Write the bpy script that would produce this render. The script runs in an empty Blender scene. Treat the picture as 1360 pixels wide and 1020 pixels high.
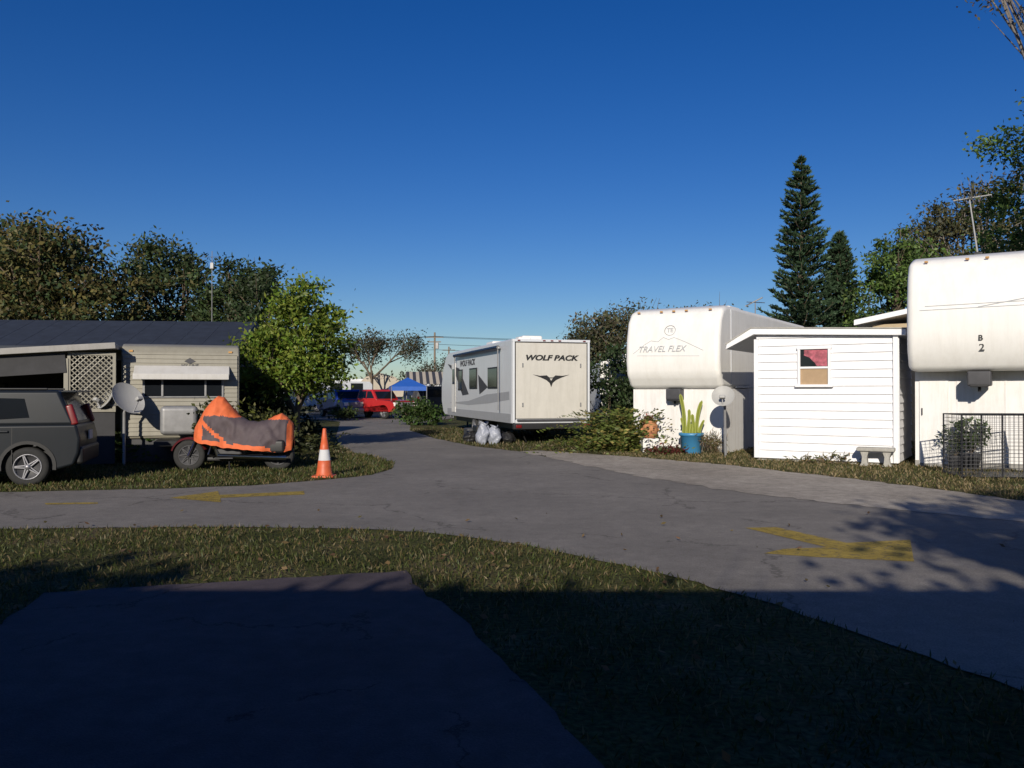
import bpy, math, random
import numpy as np
from mathutils import Vector, Matrix, Euler, noise as mnoise
random.seed(7); rng=np.random.default_rng(7)
H=1.6; F=1100.0
def P(px,py):
    D=H*F/(py-520.0); return ((px-680)/F*D, D)
sc=bpy.context.scene
sc.view_settings.view_transform='Standard'; sc.view_settings.look='None'; sc.view_settings.exposure=0
# ------------------------------------------------------------ materials
def mat(name,col,rough=0.6,var=0.15,scale=3.0,bump=0.0,bscale=40.0,metal=0.0,spec=0.5,dirt=0.0,dirtcol=(0.12,0.10,0.07),coat=0.0,stretch=None):
    m=bpy.data.materials.new(name); m.use_nodes=True; nt=m.node_tree; N=nt.nodes; L=nt.links
    b=N["Principled BSDF"]; b.inputs["Roughness"].default_value=rough; b.inputs["Metallic"].default_value=metal
    b.inputs["Specular IOR Level"].default_value=spec; b.inputs["Coat Weight"].default_value=coat
    tc=N.new("ShaderNodeTexCoord"); src=tc.outputs["Object"]
    if stretch:
        mp=N.new("ShaderNodeMapping"); mp.inputs["Scale"].default_value=stretch; L.new(src,mp.inputs["Vector"]); src=mp.outputs["Vector"]
    n=N.new("ShaderNodeTexNoise"); n.inputs["Scale"].default_value=scale; n.inputs["Detail"].default_value=8; n.inputs["Roughness"].default_value=0.65
    L.new(src,n.inputs["Vector"])
    r=N.new("ShaderNodeValToRGB"); r.color_ramp.elements[0].position=0.3; r.color_ramp.elements[1].position=0.72
    r.color_ramp.elements[0].color=tuple(c*(1-var) for c in col)+(1,); r.color_ramp.elements[1].color=tuple(min(1,c*(1+var)) for c in col)+(1,)
    L.new(n.outputs["Fac"],r.inputs["Fac"]); out=r.outputs["Color"]
    if dirt>0:
        n2=N.new("ShaderNodeTexNoise"); n2.inputs["Scale"].default_value=1.7; n2.inputs["Detail"].default_value=10; n2.inputs["Roughness"].default_value=0.75
        mp2=N.new("ShaderNodeMapping"); mp2.inputs["Scale"].default_value=(3.2,3.2,0.4); L.new(tc.outputs["Object"],mp2.inputs["Vector"]); L.new(mp2.outputs["Vector"],n2.inputs["Vector"])
        r2=N.new("ShaderNodeValToRGB"); r2.color_ramp.elements[0].position=0.45; r2.color_ramp.elements[1].position=0.8
        r2.color_ramp.elements[0].color=(0,0,0,1); r2.color_ramp.elements[1].color=(dirt,dirt,dirt,1)
        L.new(n2.outputs["Fac"],r2.inputs["Fac"])
        mx=N.new("ShaderNodeMix"); mx.data_type='RGBA'; L.new(r2.outputs["Color"],mx.inputs[0]); L.new(out,mx.inputs[6]); mx.inputs[7].default_value=dirtcol+(1,)
        out=mx.outputs[2]
    L.new(out,b.inputs["Base Color"])
    if bump>0:
        n3=N.new("ShaderNodeTexNoise"); n3.inputs["Scale"].default_value=bscale; n3.inputs["Detail"].default_value=5
        L.new(tc.outputs["Object"],n3.inputs["Vector"])
        bp=N.new("ShaderNodeBump"); bp.inputs["Strength"].default_value=bump; bp.inputs["Distance"].default_value=0.02
        L.new(n3.outputs["Fac"],bp.inputs["Height"]); L.new(bp.outputs["Normal"],b.inputs["Normal"])
    return m
def leafmat(name,trans=0.35):
    m=bpy.data.materials.new(name); m.use_nodes=True; nt=m.node_tree; N=nt.nodes; L=nt.links
    N.remove(N["Principled BSDF"]); o=N["Material Output"]
    a=N.new("ShaderNodeAttribute"); a.attribute_name="Col"
    d=N.new("ShaderNodeBsdfDiffuse"); t=N.new("ShaderNodeBsdfTranslucent"); g=N.new("ShaderNodeBsdfGlossy"); g.inputs["Roughness"].default_value=0.5
    g.inputs["Color"].default_value=(0.5,0.5,0.5,1)
    mx=N.new("ShaderNodeMixShader"); mx.inputs[0].default_value=trans
    L.new(a.outputs["Color"],d.inputs["Color"]); L.new(a.outputs["Color"],t.inputs["Color"])
    L.new(d.outputs[0],mx.inputs[1]); L.new(t.outputs[0],mx.inputs[2])
    m2=N.new("ShaderNodeMixShader"); m2.inputs[0].default_value=0.03
    L.new(mx.outputs[0],m2.inputs[1]); L.new(g.outputs[0],m2.inputs[2]); L.new(m2.outputs[0],o.inputs["Surface"])
    return m
LEAF=leafmat("leaf",0.3)
M=dict(
 white=mat("white_gelcoat",(0.76,0.75,0.72),0.4,0.04,2,dirt=0.3,dirtcol=(0.45,0.42,0.36)),
 rvgrey=mat("rv_rear_panel",(0.54,0.52,0.47),0.4,0.05,2,dirt=0.35,dirtcol=(0.30,0.28,0.23)),
 rvside=mat("rv_side",(0.60,0.62,0.65),0.3,0.03,2,dirt=0.2,dirtcol=(0.35,0.35,0.35)),
 skirt=mat("skirting",(0.74,0.73,0.72),0.6,0.05,3,dirt=0.45,dirtcol=(0.38,0.33,0.25)),
 shed=mat("painted_siding",(0.77,0.77,0.79),0.55,0.04,5,bump=0.15,bscale=60,dirt=0.25,dirtcol=(0.48,0.45,0.4)),
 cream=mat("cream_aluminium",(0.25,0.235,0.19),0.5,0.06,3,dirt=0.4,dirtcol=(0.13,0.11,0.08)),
 guard=mat("stone_guard_white",(0.50,0.49,0.47),0.6,0.05,3,dirt=0.4,dirtcol=(0.3,0.27,0.22)),
 tan=mat("tan_stucco",(0.42,0.33,0.21),0.8,0.08,4),
 black=mat("black_plastic",(0.015,0.015,0.016),0.5,0.2,5),
 glass=mat("dark_glass",(0.010,0.012,0.015),0.08,0.1,2,spec=0.4),
 rubber=mat("tyre_rubber",(0.02,0.02,0.02),0.85,0.2,20),
 chrome=mat("chrome",(0.4,0.4,0.4),0.3,0.1,5,metal=1.0),
 alloy=mat("alloy",(0.28,0.28,0.30),0.45,0.1,5,metal=0.6),
 carpaint=mat("grey_car_paint",(0.011,0.014,0.018),0.4,0.08,4,spec=0.3,coat=0.1,dirt=0.15,dirtcol=(0.03,0.028,0.026)),
 redpaint=mat("red_paint",(0.42,0.02,0.02),0.35,0.06,4,coat=0.3),
 bluepaint=mat("blue_paint",(0.02,0.05,0.30),0.35,0.06,4,coat=0.3),
 redlens=mat("red_lens",(0.14,0.008,0.008),0.3,0.1,8),
 amber=mat("amber_lens",(0.5,0.28,0.10),0.3,0.1,8),
 grey=mat("grey_metal",(0.26,0.26,0.26),0.5,0.15,6,metal=0.3),
 dgrey=mat("dark_grey",(0.05,0.05,0.055),0.6,0.2,6),
 bark=mat("bark",(0.10,0.075,0.05),0.9,0.4,9,bump=0.6,bscale=20),
 greybark=mat("grey_bark",(0.16,0.14,0.12),0.9,0.3,9,bump=0.4,bscale=20),
 orange=mat("cover_orange",(0.62,0.13,0.04),0.75,0.14,6,bump=0.5,bscale=7),
 covgrey=mat("cover_grey",(0.075,0.056,0.062),0.75,0.15,6,bump=0.5,bscale=7),
 cone=mat("cone_orange",(0.55,0.10,0.03),0.5,0.1,8,dirt=0.35),
 conew=mat("cone_reflective",(0.55,0.55,0.55),0.4,0.06,8),
 bluepot=mat("blue_plastic",(0.05,0.22,0.42),0.4,0.08,6,dirt=0.15),
 terra=mat("terracotta",(0.45,0.2,0.09),0.8,0.3,14),
 conc=mat("concrete",(0.34,0.33,0.30),0.85,0.2,8,bump=0.4,bscale=50),
 roofdark=mat("dark_roof",(0.018,0.024,0.038),0.75,0.3,3),
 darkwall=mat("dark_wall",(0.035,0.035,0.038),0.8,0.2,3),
 wood=mat("weathered_wood",(0.18,0.14,0.10),0.8,0.25,8),
 tarpblue=mat("blue_tarp",(0.02,0.10,0.42),0.6,0.1,5),
 beige=mat("beige_canvas",(0.42,0.37,0.30),0.7,0.08,4),
 bag=mat("white_plastic_bag",(0.30,0.32,0.38),0.35,0.15,9,bump=0.9,bscale=16),
 curtain=mat("curtain_beige",(0.36,0.25,0.15),0.8,0.1,9),
 redcloth=mat("red_cloth",(0.36,0.09,0.12),0.7,0.7,7),
 cactus=mat("cactus_green",(0.24,0.27,0.05),0.6,0.3,10,stretch=(4,4,.5)),
 insulator=mat("graphic_grey",(0.33,0.34,0.36),0.5,0.06,5),
 grey2=mat("dish_grey",(0.36,0.36,0.35),0.55,0.06,5,dirt=.25),
 fasc=mat("aged_fascia",(0.28,0.27,0.255),0.6,0.08,5,dirt=.4),
)
# ------------------------------------------------------------ mesh helpers
def link(o,parent=None):
    sc.collection.objects.link(o)
    if parent is not None: o.parent=parent
    return o
def E(name,loc=(0,0,0),rz=0.0):
    e=bpy.data.objects.new(name,None); e.location=loc; e.rotation_euler=(0,0,math.radians(rz)); e.empty_display_size=0.3
    return link(e)
def mo(name,parent,verts,faces,m,bevel=0.0,seg=3,smooth=False,loc=(0,0,0),rot=(0,0,0),midx=None):
    me=bpy.data.meshes.new(name); me.from_pydata([tuple(v) for v in verts],[],[tuple(f) for f in faces]); 
    ms=m if isinstance(m,(list,tuple)) else [m]
    for q in ms: me.materials.append(q)
    if midx is not None: me.polygons.foreach_set("material_index",midx)
    if smooth: me.polygons.foreach_set("use_smooth",[True]*len(me.polygons))
    me.update()
    import bmesh
    bm=bmesh.new(); bm.from_mesh(me); bmesh.ops.recalc_face_normals(bm,faces=bm.faces); bm.to_mesh(me); bm.free()
    o=bpy.data.objects.new(name,me); o.location=loc; o.rotation_euler=rot; link(o,parent)
    if bevel>0:
        b=o.modifiers.new("b",'BEVEL'); b.width=bevel; b.segments=seg; b.limit_method='ANGLE'; b.angle_limit=math.radians(25)
        me.polygons.foreach_set("use_smooth",[True]*len(me.polygons))
        w=o.modifiers.new("wn",'WEIGHTED_NORMAL'); w.keep_sharp=False
    return o
def box(name,parent,c,s,m,bevel=0.0,rot=(0,0,0),seg=2):
    x,y,z=[k/2 for k in s]
    v=[(-x,-y,-z),(x,-y,-z),(x,y,-z),(-x,y,-z),(-x,-y,z),(x,-y,z),(x,y,z),(-x,y,z)]
    f=[(0,3,2,1),(4,5,6,7),(0,1,5,4),(1,2,6,5),(2,3,7,6),(3,0,4,7)]
    return mo(name,parent,v,f,m,bevel,seg,loc=c,rot=rot)
def prism(name,parent,pts,axis,lo,hi,m,bevel=0.0,seg=3,smooth=False):
    def mk(p,t):
        if axis=='x': return (t,p[0],p[1])
        if axis=='y': return (p[0],t,p[1])
        return (p[0],p[1],t)
    n=len(pts); v=[mk(p,lo) for p in pts]+[mk(p,hi) for p in pts]
    f=[tuple(range(n)),tuple(range(2*n-1,n-1,-1))]+[(i,(i+1)%n,n+(i+1)%n,n+i) for i in range(n)]
    return mo(name,parent,v,f,m,bevel,seg)
def lathe(name,parent,prof,m,seg=24,loc=(0,0,0),rot=(0,0,0),scale=None,midx=None):
    v=[];f=[];mi=[]
    n=len(prof)
    for i in range(seg):
        a=2*math.pi*i/seg
        for r,z in prof: v.append((r*math.cos(a),r*math.sin(a),z))
    for i in range(seg):
        j=(i+1)%seg
        for k in range(n-1):
            f.append((i*n+k,j*n+k,j*n+k+1,i*n+k+1)); mi.append(midx[k] if midx else 0)
    o=mo(name,parent,v,f,m,loc=loc,rot=rot,smooth=True,midx=mi)
    if scale: o.scale=scale
    return o
def tubes(name,parent,segs,m,seg=6,smooth=True):
    V=[];Fc=[]
    for p1,p2,r1,r2 in segs:
        p1=Vector(p1);p2=Vector(p2);d=(p2-p1)
        if d.length<1e-6: continue
        d.normalize(); a=d.orthogonal().normalized(); b=d.cross(a); o=len(V)
        for i in range(seg):
            t=2*math.pi*i/seg; q=a*math.cos(t)+b*math.sin(t)
            V.append(p1+q*r1); V.append(p2+q*r2)
        for i in range(seg):
            j=(i+1)%seg; Fc.append((o+2*i,o+2*j,o+2*j+1,o+2*i+1))
        Fc.append(tuple(o+2*i for i in range(seg))); Fc.append(tuple(o+2*i+1 for i in range(seg)))
    me=bpy.data.meshes.new(name); me.from_pydata([tuple(v) for v in V],[],Fc); me.materials.append(m)
    if smooth: me.polygons.foreach_set("use_smooth",[True]*len(me.polygons))
    me.update(); o=bpy.data.objects.new(name,me); return link(o,parent)
def text(name,parent,s,size,loc,rot,m,shear=0.0,bold=0.0,align='CENTER',sx=1.0):
    c=bpy.data.curves.new(name,'FONT'); c.body=s; c.size=size; c.shear=shear; c.offset=bold; c.extrude=0.002; c.align_x=align; c.align_y='CENTER'
    o=bpy.data.objects.new(name,c); o.location=loc; o.rotation_euler=rot; o.scale=(sx,1,1); c.materials.append(m); return link(o,parent)
def leaves(name,parent,pts,L,W,cols,m,dirs=None,jit=0.3):
    n=len(pts); pts=np.asarray(pts,float)
    if dirs is None: d=rng.normal(size=(n,3))
    else: d=np.asarray(dirs,float)+rng.normal(size=(n,3))*jit
    d/=np.linalg.norm(d,axis=1,keepdims=True)+1e-9
    s=np.cross(d,rng.normal(size=(n,3))); s/=np.linalg.norm(s,axis=1,keepdims=True)+1e-9
    ll=(L*(0.6+0.8*rng.random(n)))[:,None]; ww=(W*(0.6+0.8*rng.random(n)))[:,None]
    v=np.stack([pts,pts+d*ll*0.45+s*ww*0.5,pts+d*ll,pts+d*ll*0.45-s*ww*0.5],axis=1).reshape(-1,3)
    me=bpy.data.meshes.new(name); me.vertices.add(4*n); me.vertices.foreach_set("co",v.astype(np.float32).ravel())
    me.loops.add(4*n); me.loops.foreach_set("vertex_index",np.arange(4*n,dtype=np.int32))
    me.polygons.add(n); me.polygons.foreach_set("loop_start",np.arange(0,4*n,4,dtype=np.int32)); me.polygons.foreach_set("loop_total",np.full(n,4,dtype=np.int32))
    me.update(calc_edges=True)
    ca=me.color_attributes.new("Col",'FLOAT_COLOR','POINT')
    c=np.concatenate([np.asarray(cols,float),np.ones((n,1))],axis=1); ca.data.foreach_set("color",np.repeat(c,4,axis=0).astype(np.float32).ravel())
    me.materials.append(m); o=bpy.data.objects.new(name,me); return link(o,parent)
def colmix(n,base,var=0.3,alt=None,pa=0.15):
    c=np.array(base)[None,:]*(1+var*(rng.random((n,1))*2-1))
    c=c*(1+0.12*(rng.random((n,3))*2-1))
    if alt is not None:
        k=rng.random(n)<pa; c[k]=np.array(alt)*(0.7+0.6*rng.random((k.sum(),1)))
    return np.clip(c,0.002,1)
def crown(blobs,nclump,nleaf,cr,base,alt=None,pa=0.15,shell=0.55):
    pts=[];cols=[];cent=[]
    vol=[b[3]*b[4]*b[5] for b in blobs]; tot=sum(v**0.67 for v in vol)
    for b,vv in zip(blobs,vol):
        k=max(3,int(nclump*vv**0.67/tot))
        for _ in range(k):
            d=rng.normal(size=3); d/=np.linalg.norm(d); r=shell+(1.05-shell)*rng.random()**0.7
            c=np.array(b[:3])+d*r*np.array(b[3:6]); cent.append(c)
            m=max(4,int(nleaf/nclump*(0.5+rng.random())))
            rad=cr*(0.5+rng.random())
            q=c+rng.normal(size=(m,3))*rad*np.array([1,1,0.65])*0.55
            pts.append(q); br=0.55+0.9*rng.random()
            cols.append(colmix(m,np.array(base)*br,0.3,alt,pa))
    return np.concatenate(pts),np.concatenate(cols),cent
def tree(name,base,trunk_h,trunk_r,blobs,nclump,nleaf,cr,leafL,leafW,col,alt=None,pa=0.15,shell=0.5,barkm=None,nl=26):
    t=E(name,(base[0],base[1],0)); bk=barkm or M['bark']
    pts,cols,cent=crown(blobs,nclump,nleaf,cr,col,alt,pa,shell)
    leaves("foliage",t,pts,leafL,leafW,cols,LEAF)
    segs=[]; n=4; prev=Vector((0,0,-0.1)); r=trunk_r
    tops=[]
    for i in range(n):
        q=Vector((random.uniform(-.1,.1)*trunk_h*0.3,random.uniform(-.1,.1)*trunk_h*0.3,trunk_h*(i+1)/n)); r2=r*0.88
        segs.append((prev,q,r,r2)); prev=q;r=r2; tops.append((q,r))
    for k in range(nl):
        c=Vector(cent[random.randrange(len(cent))]); s,rs=tops[random.choice([1,2,3,3])]
        mid=(s+c)*0.5+Vector((random.uniform(-.3,.3),random.uniform(-.3,.3),random.uniform(0.0,.5)))*cr
        a=rs*random.uniform(.35,.6)
        segs.append((s,mid,a,a*0.6)); segs.append((mid,c,a*0.6,a*0.15))
        for _ in range(3):
            e=c+Vector((random.gauss(0,1),random.gauss(0,1),random.gauss(0.3,1)))*cr*0.8; mm=mid.lerp(c,random.uniform(.3,.9))
            segs.append((mm,e,a*0.3,a*0.08))
    tubes("trunk_and_limbs",t,segs,bk,7)
    return t
def bush(name,loc,blobs,nclump,nleaf,cr,L,W,col,alt=None,pa=.15):
    t=E(name,loc); pts,cols,c=crown(blobs,nclump,nleaf,cr,col,alt,pa,0.2); pts[:,2]=np.abs(pts[:,2])
    leaves("foliage",t,pts,L,W,cols,LEAF)
    tubes("stems",t,[((0,0,-.05),tuple(k),.015,.006) for k in c[:14]],M['bark'],5); return t
# ------------------------------------------------------------ world, sun, camera
w=bpy.data.worlds.new("World"); sc.world=w; w.use_nodes=True; nt=w.node_tree
sky=nt.nodes.new("ShaderNodeTexSky"); sky.sky_type='NISHITA'; sky.sun_disc=False
EL=math.radians(22); sd=Vector((-0.2,-0.98,0)).normalized()*math.cos(EL); sd.z=math.sin(EL)
sky.sun_elevation=EL; sky.sun_rotation=math.atan2(sd.x,sd.y); sky.air_density=1.0; sky.dust_density=0.2; sky.ozone_density=5.0; sky.altitude=0
hs=nt.nodes.new("ShaderNodeHueSaturation"); hs.inputs["Saturation"].default_value=1.27; hs.inputs["Hue"].default_value=0.517
nt.links.new(sky.outputs[0],hs.inputs["Color"]); nt.links.new(hs.outputs[0],nt.nodes["Background"].inputs[0]); nt.nodes["Background"].inputs[1].default_value=0.076
sl=bpy.data.lights.new("sun",'SUN'); sl.energy=5.0; sl.angle=math.radians(0.5); sl.color=(1.0,0.915,0.78)
so=bpy.data.objects.new("sun",sl); so.rotation_euler=sd.to_track_quat('Z','Y').to_euler(); so.location=(0,-20,30); link(so)
cam=bpy.data.cameras.new("camera"); cam.sensor_width=36; cam.lens=36*F/1360; cam.clip_end=3000; cam.clip_start=0.05
co=bpy.data.objects.new("camera",cam); co.location=(0,0,H); co.rotation_euler=(math.radians(90)+10/F,0,0); link(co); sc.camera=co
# ------------------------------------------------------------ ground
def groundmat():
    m=bpy.data.materials.new("grass_ground"); m.use_nodes=True; nt=m.node_tree;N=nt.nodes;L=nt.links;b=N["Principled BSDF"]; b.inputs["Roughness"].default_value=0.95; b.inputs["Specular IOR Level"].default_value=0.1
    tc=N.new("ShaderNodeTexCoord")
    n1=N.new("ShaderNodeTexNoise"); n1.inputs["Scale"].default_value=0.9; n1.inputs["Detail"].default_value=9; n1.inputs["Roughness"].default_value=.7
    n2=N.new("ShaderNodeTexNoise"); n2.inputs["Scale"].default_value=22; n2.inputs["Detail"].default_value=6
    for n in(n1,n2): L.new(tc.outputs["Object"],n.inputs["Vector"])
    r=N.new("ShaderNodeValToRGB"); e=r.color_ramp.elements; e[0].position=.35; e[0].color=(.045,.052,.016,1); e[1].position=.66; e[1].color=(.145,.115,.062,1)
    x=e.new(.5); x.color=(.072,.075,.025,1)
    L.new(n1.outputs["Fac"],r.inputs["Fac"])
    r2=N.new("ShaderNodeValToRGB"); r2.color_ramp.elements[0].position=.3; r2.color_ramp.elements[0].color=(.4,.4,.4,1); r2.color_ramp.elements[1].position=.7; r2.color_ramp.elements[1].color=(1.3,1.3,1.3,1)
    L.new(n2.outputs["Fac"],r2.inputs["Fac"])
    mx=N.new("ShaderNodeMix"); mx.data_type='RGBA'; mx.blend_type='MULTIPLY'; mx.inputs[0].default_value=1; L.new(r.outputs[0],mx.inputs[6]); L.new(r2.outputs[0],mx.inputs[7]); L.new(mx.outputs[2],b.inputs["Base Color"])
    bp=N.new("ShaderNodeBump"); bp.inputs["Strength"].default_value=.9; bp.inputs["Distance"].default_value=.04; L.new(n2.outputs["Fac"],bp.inputs["Height"]); L.new(bp.outputs[0],b.inputs["Normal"])
    return m
def asphalt(name,c1,c2,crack=0.0,cs=0.7,speck=0.35,stain=0.14):
    m=bpy.data.materials.new(name); m.use_nodes=True; nt=m.node_tree;N=nt.nodes;L=nt.links;b=N["Principled BSDF"]; b.inputs["Roughness"].default_value=0.9; b.inputs["Specular IOR Level"].default_value=0.25
    tc=N.new("ShaderNodeTexCoord")
    def noise(s,d=6,ro=.6):
        n=N.new("ShaderNodeTexNoise"); n.inputs["Scale"].default_value=s; n.inputs["Detail"].default_value=d; n.inputs["Roughness"].default_value=ro; L.new(tc.outputs["Object"],n.inputs["Vector"]); return n
    n1=noise(.45,9,.65); n2=noise(90,3); n3=noise(5,9,.75)
    r=N.new("ShaderNodeValToRGB"); r.color_ramp.elements[0].position=.35; r.color_ramp.elements[1].position=.68; r.color_ramp.elements[0].color=c1+(1,); r.color_ramp.elements[1].color=c2+(1,); L.new(n1.outputs["Fac"],r.inputs["Fac"])
    def mul(a,fac_out,lo,hi,p0=.3,p1=.7):
        rr=N.new("ShaderNodeValToRGB"); rr.color_ramp.elements[0].position=p0; rr.color_ramp.elements[1].position=p1; rr.color_ramp.elements[0].color=(lo,lo,lo,1); rr.color_ramp.elements[1].color=(hi,hi,hi,1); L.new(fac_out,rr.inputs["Fac"])
        mx=N.new("ShaderNodeMix"); mx.data_type='RGBA'; mx.blend_type='MULTIPLY'; mx.inputs[0].default_value=1; L.new(a,mx.inputs[6]); L.new(rr.outputs[0],mx.inputs[7]); return mx.outputs[2]
    o=mul(r.outputs[0],n2.outputs["Fac"],1-speck,1+speck); o=mul(o,n3.outputs["Fac"],1-stain,1+stain)
    if crack>0:
        v=N.new("ShaderNodeTexVoronoi"); v.feature='DISTANCE_TO_EDGE'; v.inputs["Scale"].default_value=cs
        ad=N.new("ShaderNodeVectorMath"); ad.operation='MULTIPLY_ADD'; nn=noise(1.6,8,.7); ad.inputs[1].default_value=(.9,.9,.9); L.new(nn.outputs["Color"],ad.inputs[0]); L.new(tc.outputs["Object"],ad.inputs[2]); L.new(ad.outputs[0],v.inputs["Vector"])
        nm=noise(.8,3); mr=N.new("ShaderNodeMapRange"); mr.inputs["From Min"].default_value=.49; mr.inputs["From Max"].default_value=.62; mr.inputs["To Min"].default_value=0; mr.inputs["To Max"].default_value=.05; L.new(nm.outputs["Fac"],mr.inputs["Value"])
        sm=N.new("ShaderNodeMath"); sm.operation='ADD'; L.new(v.outputs["Distance"],sm.inputs[0]); L.new(mr.outputs["Result"],sm.inputs[1])
        o=mul(o,sm.outputs[0],1-crack,1,.002,.009)
    L.new(o,b.inputs["Base Color"])
    bp=N.new("ShaderNodeBump"); bp.inputs["Strength"].default_value=.5; bp.inputs["Distance"].default_value=.01; L.new(n2.outputs["Fac"],bp.inputs["Height"]); L.new(bp.outputs[0],b.inputs["Normal"])
    return m
def sheet(name,pts,z,m):
    return mo(name,None,[(p[0],p[1],z) for p in pts],[tuple(range(len(pts)))],m)
def densify(pts,step=0.35,jit=0.035):
    out=[]
    for i,p in enumerate(pts):
        q=pts[(i+1)%len(pts)]; d=math.hypot(q[0]-p[0],q[1]-p[1]); 
        n=max(1,int(d/step)) if d<14 else 1
        for k in range(n):
            t=k/n; out.append((p[0]+(q[0]-p[0])*t+(random.uniform(-jit,jit) if k else 0),p[1]+(q[1]-p[1])*t+(random.uniform(-jit,jit) if k else 0)))
    return out
GM=groundmat()
gs=900; mo("ground",None,[(-gs,-gs,0),(gs,-gs,0),(gs,gs,0),(-gs,gs,0)],[(0,1,2,3)],GM)
ROAD=[(-45,13.6)]+[P(*q) for q in [(0,654),(200,650),(340,645),(440,637),(495,631),(520,623),(524,615),(505,609),(470,602),(452,592),(446,580),(450,568),(452,560)]]+[(-14,52),(-16,70),(-6,72),(-3.5,50)]+[P(*q) for q in [(545,564),(545,572),(580,583),(630,593),(690,600),(850,632),(1000,655),(1150,672),(1360,692)]]+[(10.5,8.2),(17,3),(45,-18),(40,-28),(14,-8),(8,-1.5),(4.3,2.6)]+[P(*q) for q in [(1360,920),(1230,872),(1100,828),(1000,795),(900,768),(830,751),(760,737),(700,725),(640,716),(560,707),(480,703),(300,700),(0,703)]]+[(-45,9.5)]
ROADd=densify(ROAD,.2,.03); sheet("asphalt_road",ROADd,0.008,asphalt("asphalt",(.155,.142,.128),(.215,.197,.177),crack=.45,cs=.3,speck=.3,stain=.18))
APR=[P(*q) for q in [(690,600),(720,599),(780,603),(850,608),(930,615),(1000,622),(1100,633),(1200,645),(1360,666)]]+[(10.3,10.1),(12,8.6),(10.5,8.0)]+[P(*q) for q in [(1360,694),(1150,674),(1000,657),(850,634)]]
APRd=densify(APR,.2,.10); sheet("gravel_apron",APRd,0.013,asphalt("old_concrete",(.25,.22,.185),(.38,.34,.29),crack=.4,cs=1.3,speck=.4,stain=.32))
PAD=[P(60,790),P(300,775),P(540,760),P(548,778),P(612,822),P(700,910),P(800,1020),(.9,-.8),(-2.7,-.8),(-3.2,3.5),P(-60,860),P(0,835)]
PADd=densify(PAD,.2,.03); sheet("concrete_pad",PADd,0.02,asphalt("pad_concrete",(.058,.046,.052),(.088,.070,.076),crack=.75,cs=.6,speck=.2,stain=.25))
def paint():
    m=asphalt("yellow_road_paint",(.27,.195,.035),(.40,.29,.06),speck=.35,stain=.25); nt=m.node_tree;N=nt.nodes;L=nt.links
    b=N["Principled BSDF"]; n=N.new("ShaderNodeTexNoise"); n.inputs["Scale"].default_value=9; n.inputs["Detail"].default_value=10; n.inputs["Roughness"].default_value=.8
    tc=N.new("ShaderNodeTexCoord"); L.new(tc.outputs["Object"],n.inputs["Vector"])
    r=N.new("ShaderNodeValToRGB"); r.color_ramp.elements[0].position=.36; r.color_ramp.elements[0].color=(.12,.12,.12,1); r.color_ramp.elements[1].position=.5; r.color_ramp.elements[1].color=(.9,.9,.9,1); L.new(n.outputs["Fac"],r.inputs["Fac"]); L.new(r.outputs[0],b.inputs["Alpha"]); return m
YP=paint()
ar=E("road_arrow_marking"); 
a1=[P(*q) for q in [(225,662),(290,653),(292,658),(404,653),(405,657.5),(293,662),(294,668)]]
mo("paint",ar,[(x,y,.0125) for x,y in a1],[tuple(range(len(a1)))],YP)
ar=E("road_arrow_marking")
a1=[P(*q) for q in [(989,702),(1030,701),(1124,722),(1208,718),(1213,747),(1085,741),(1014,736),(1040,730),(1098,728)]]
mo("paint",ar,[(x,y,.0125) for x,y in a1],[tuple(range(len(a1)))],YP)
ar=E("road_line_marking"); a1=[P(*q) for q in [(60,669),(130,668),(131,670),(62,671)]]
mo("paint",ar,[(x,y,.0125) for x,y in a1],[tuple(range(len(a1)))],YP)
def inpoly(x,y,poly):
    c=np.zeros(len(x),bool); n=len(poly); j=n-1
    for i in range(n):
        xi,yi=poly[i]; xj,yj=poly[j]
        k=((yi>y)!=(yj>y))&(x<(xj-xi)*(y-yi)/(yj-yi+1e-12)+xi)
        c^=k; j=i
    return c
def grass(name,x0,x1,y0,y1,n,hh,ww,base=(.10,.13,.035),alt=(.26,.21,.10),pa=.28):
    x=rng.uniform(x0,x1,n); y=rng.uniform(y0,y1,n); k=~(inpoly(x,y,ROADd)|inpoly(x,y,PADd)|inpoly(x,y,APRd)); x=x[k];y=y[k]
    m=len(x); f=np.sin(x*2.1+1.3*np.sin(y*1.7))*np.cos(y*2.3+np.sin(x*1.3))+.6*np.sin(x*5.3+y*3.1)*np.sin(y*6.1-x*2.); kk=rng.random(m)<(.66+.30*f); x=x[kk];y=y[kk];m=len(x)
    d=np.stack([rng.normal(size=m)*.5,rng.normal(size=m)*.5,np.ones(m)],1)
    leaves(name,None,np.stack([x,y,np.zeros(m)],1),hh,ww,colmix(m,base,.4,alt,pa),LEAF,dirs=d,jit=.25)
grass("grass",-8,5,2.6,10.5,95000,.055,.010,base=(.060,.072,.020),alt=(.155,.12,.058))
grass("grass",-14,-2,12.6,21,60000,.075,.018,base=(.058,.072,.020),alt=(.15,.12,.055))
grass("grass",2.3,12,12,24,55000,.07,.018,base=(.09,.09,.033),alt=(.24,.185,.10),pa=.45)
grass("grass",-5,2.5,19.5,36,25000,.09,.03,base=(.065,.07,.025),alt=(.17,.13,.075))
n=900; x=rng.uniform(-6,5,n); y=rng.uniform(3,11,n); k=~inpoly(x,y,PADd)&((~inpoly(x,y,ROADd))|(rng.random(n)<.08)); x=x[k];y=y[k];m=len(x)
d=np.stack([rng.normal(size=m),rng.normal(size=m),rng.random(m)*.3],1)
leaves("fallen_leaves",None,np.stack([x,y,np.full(m,.035)],1),.06,.035,colmix(m,(.15,.105,.055),.4),LEAF,dirs=d,jit=.1)
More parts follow.
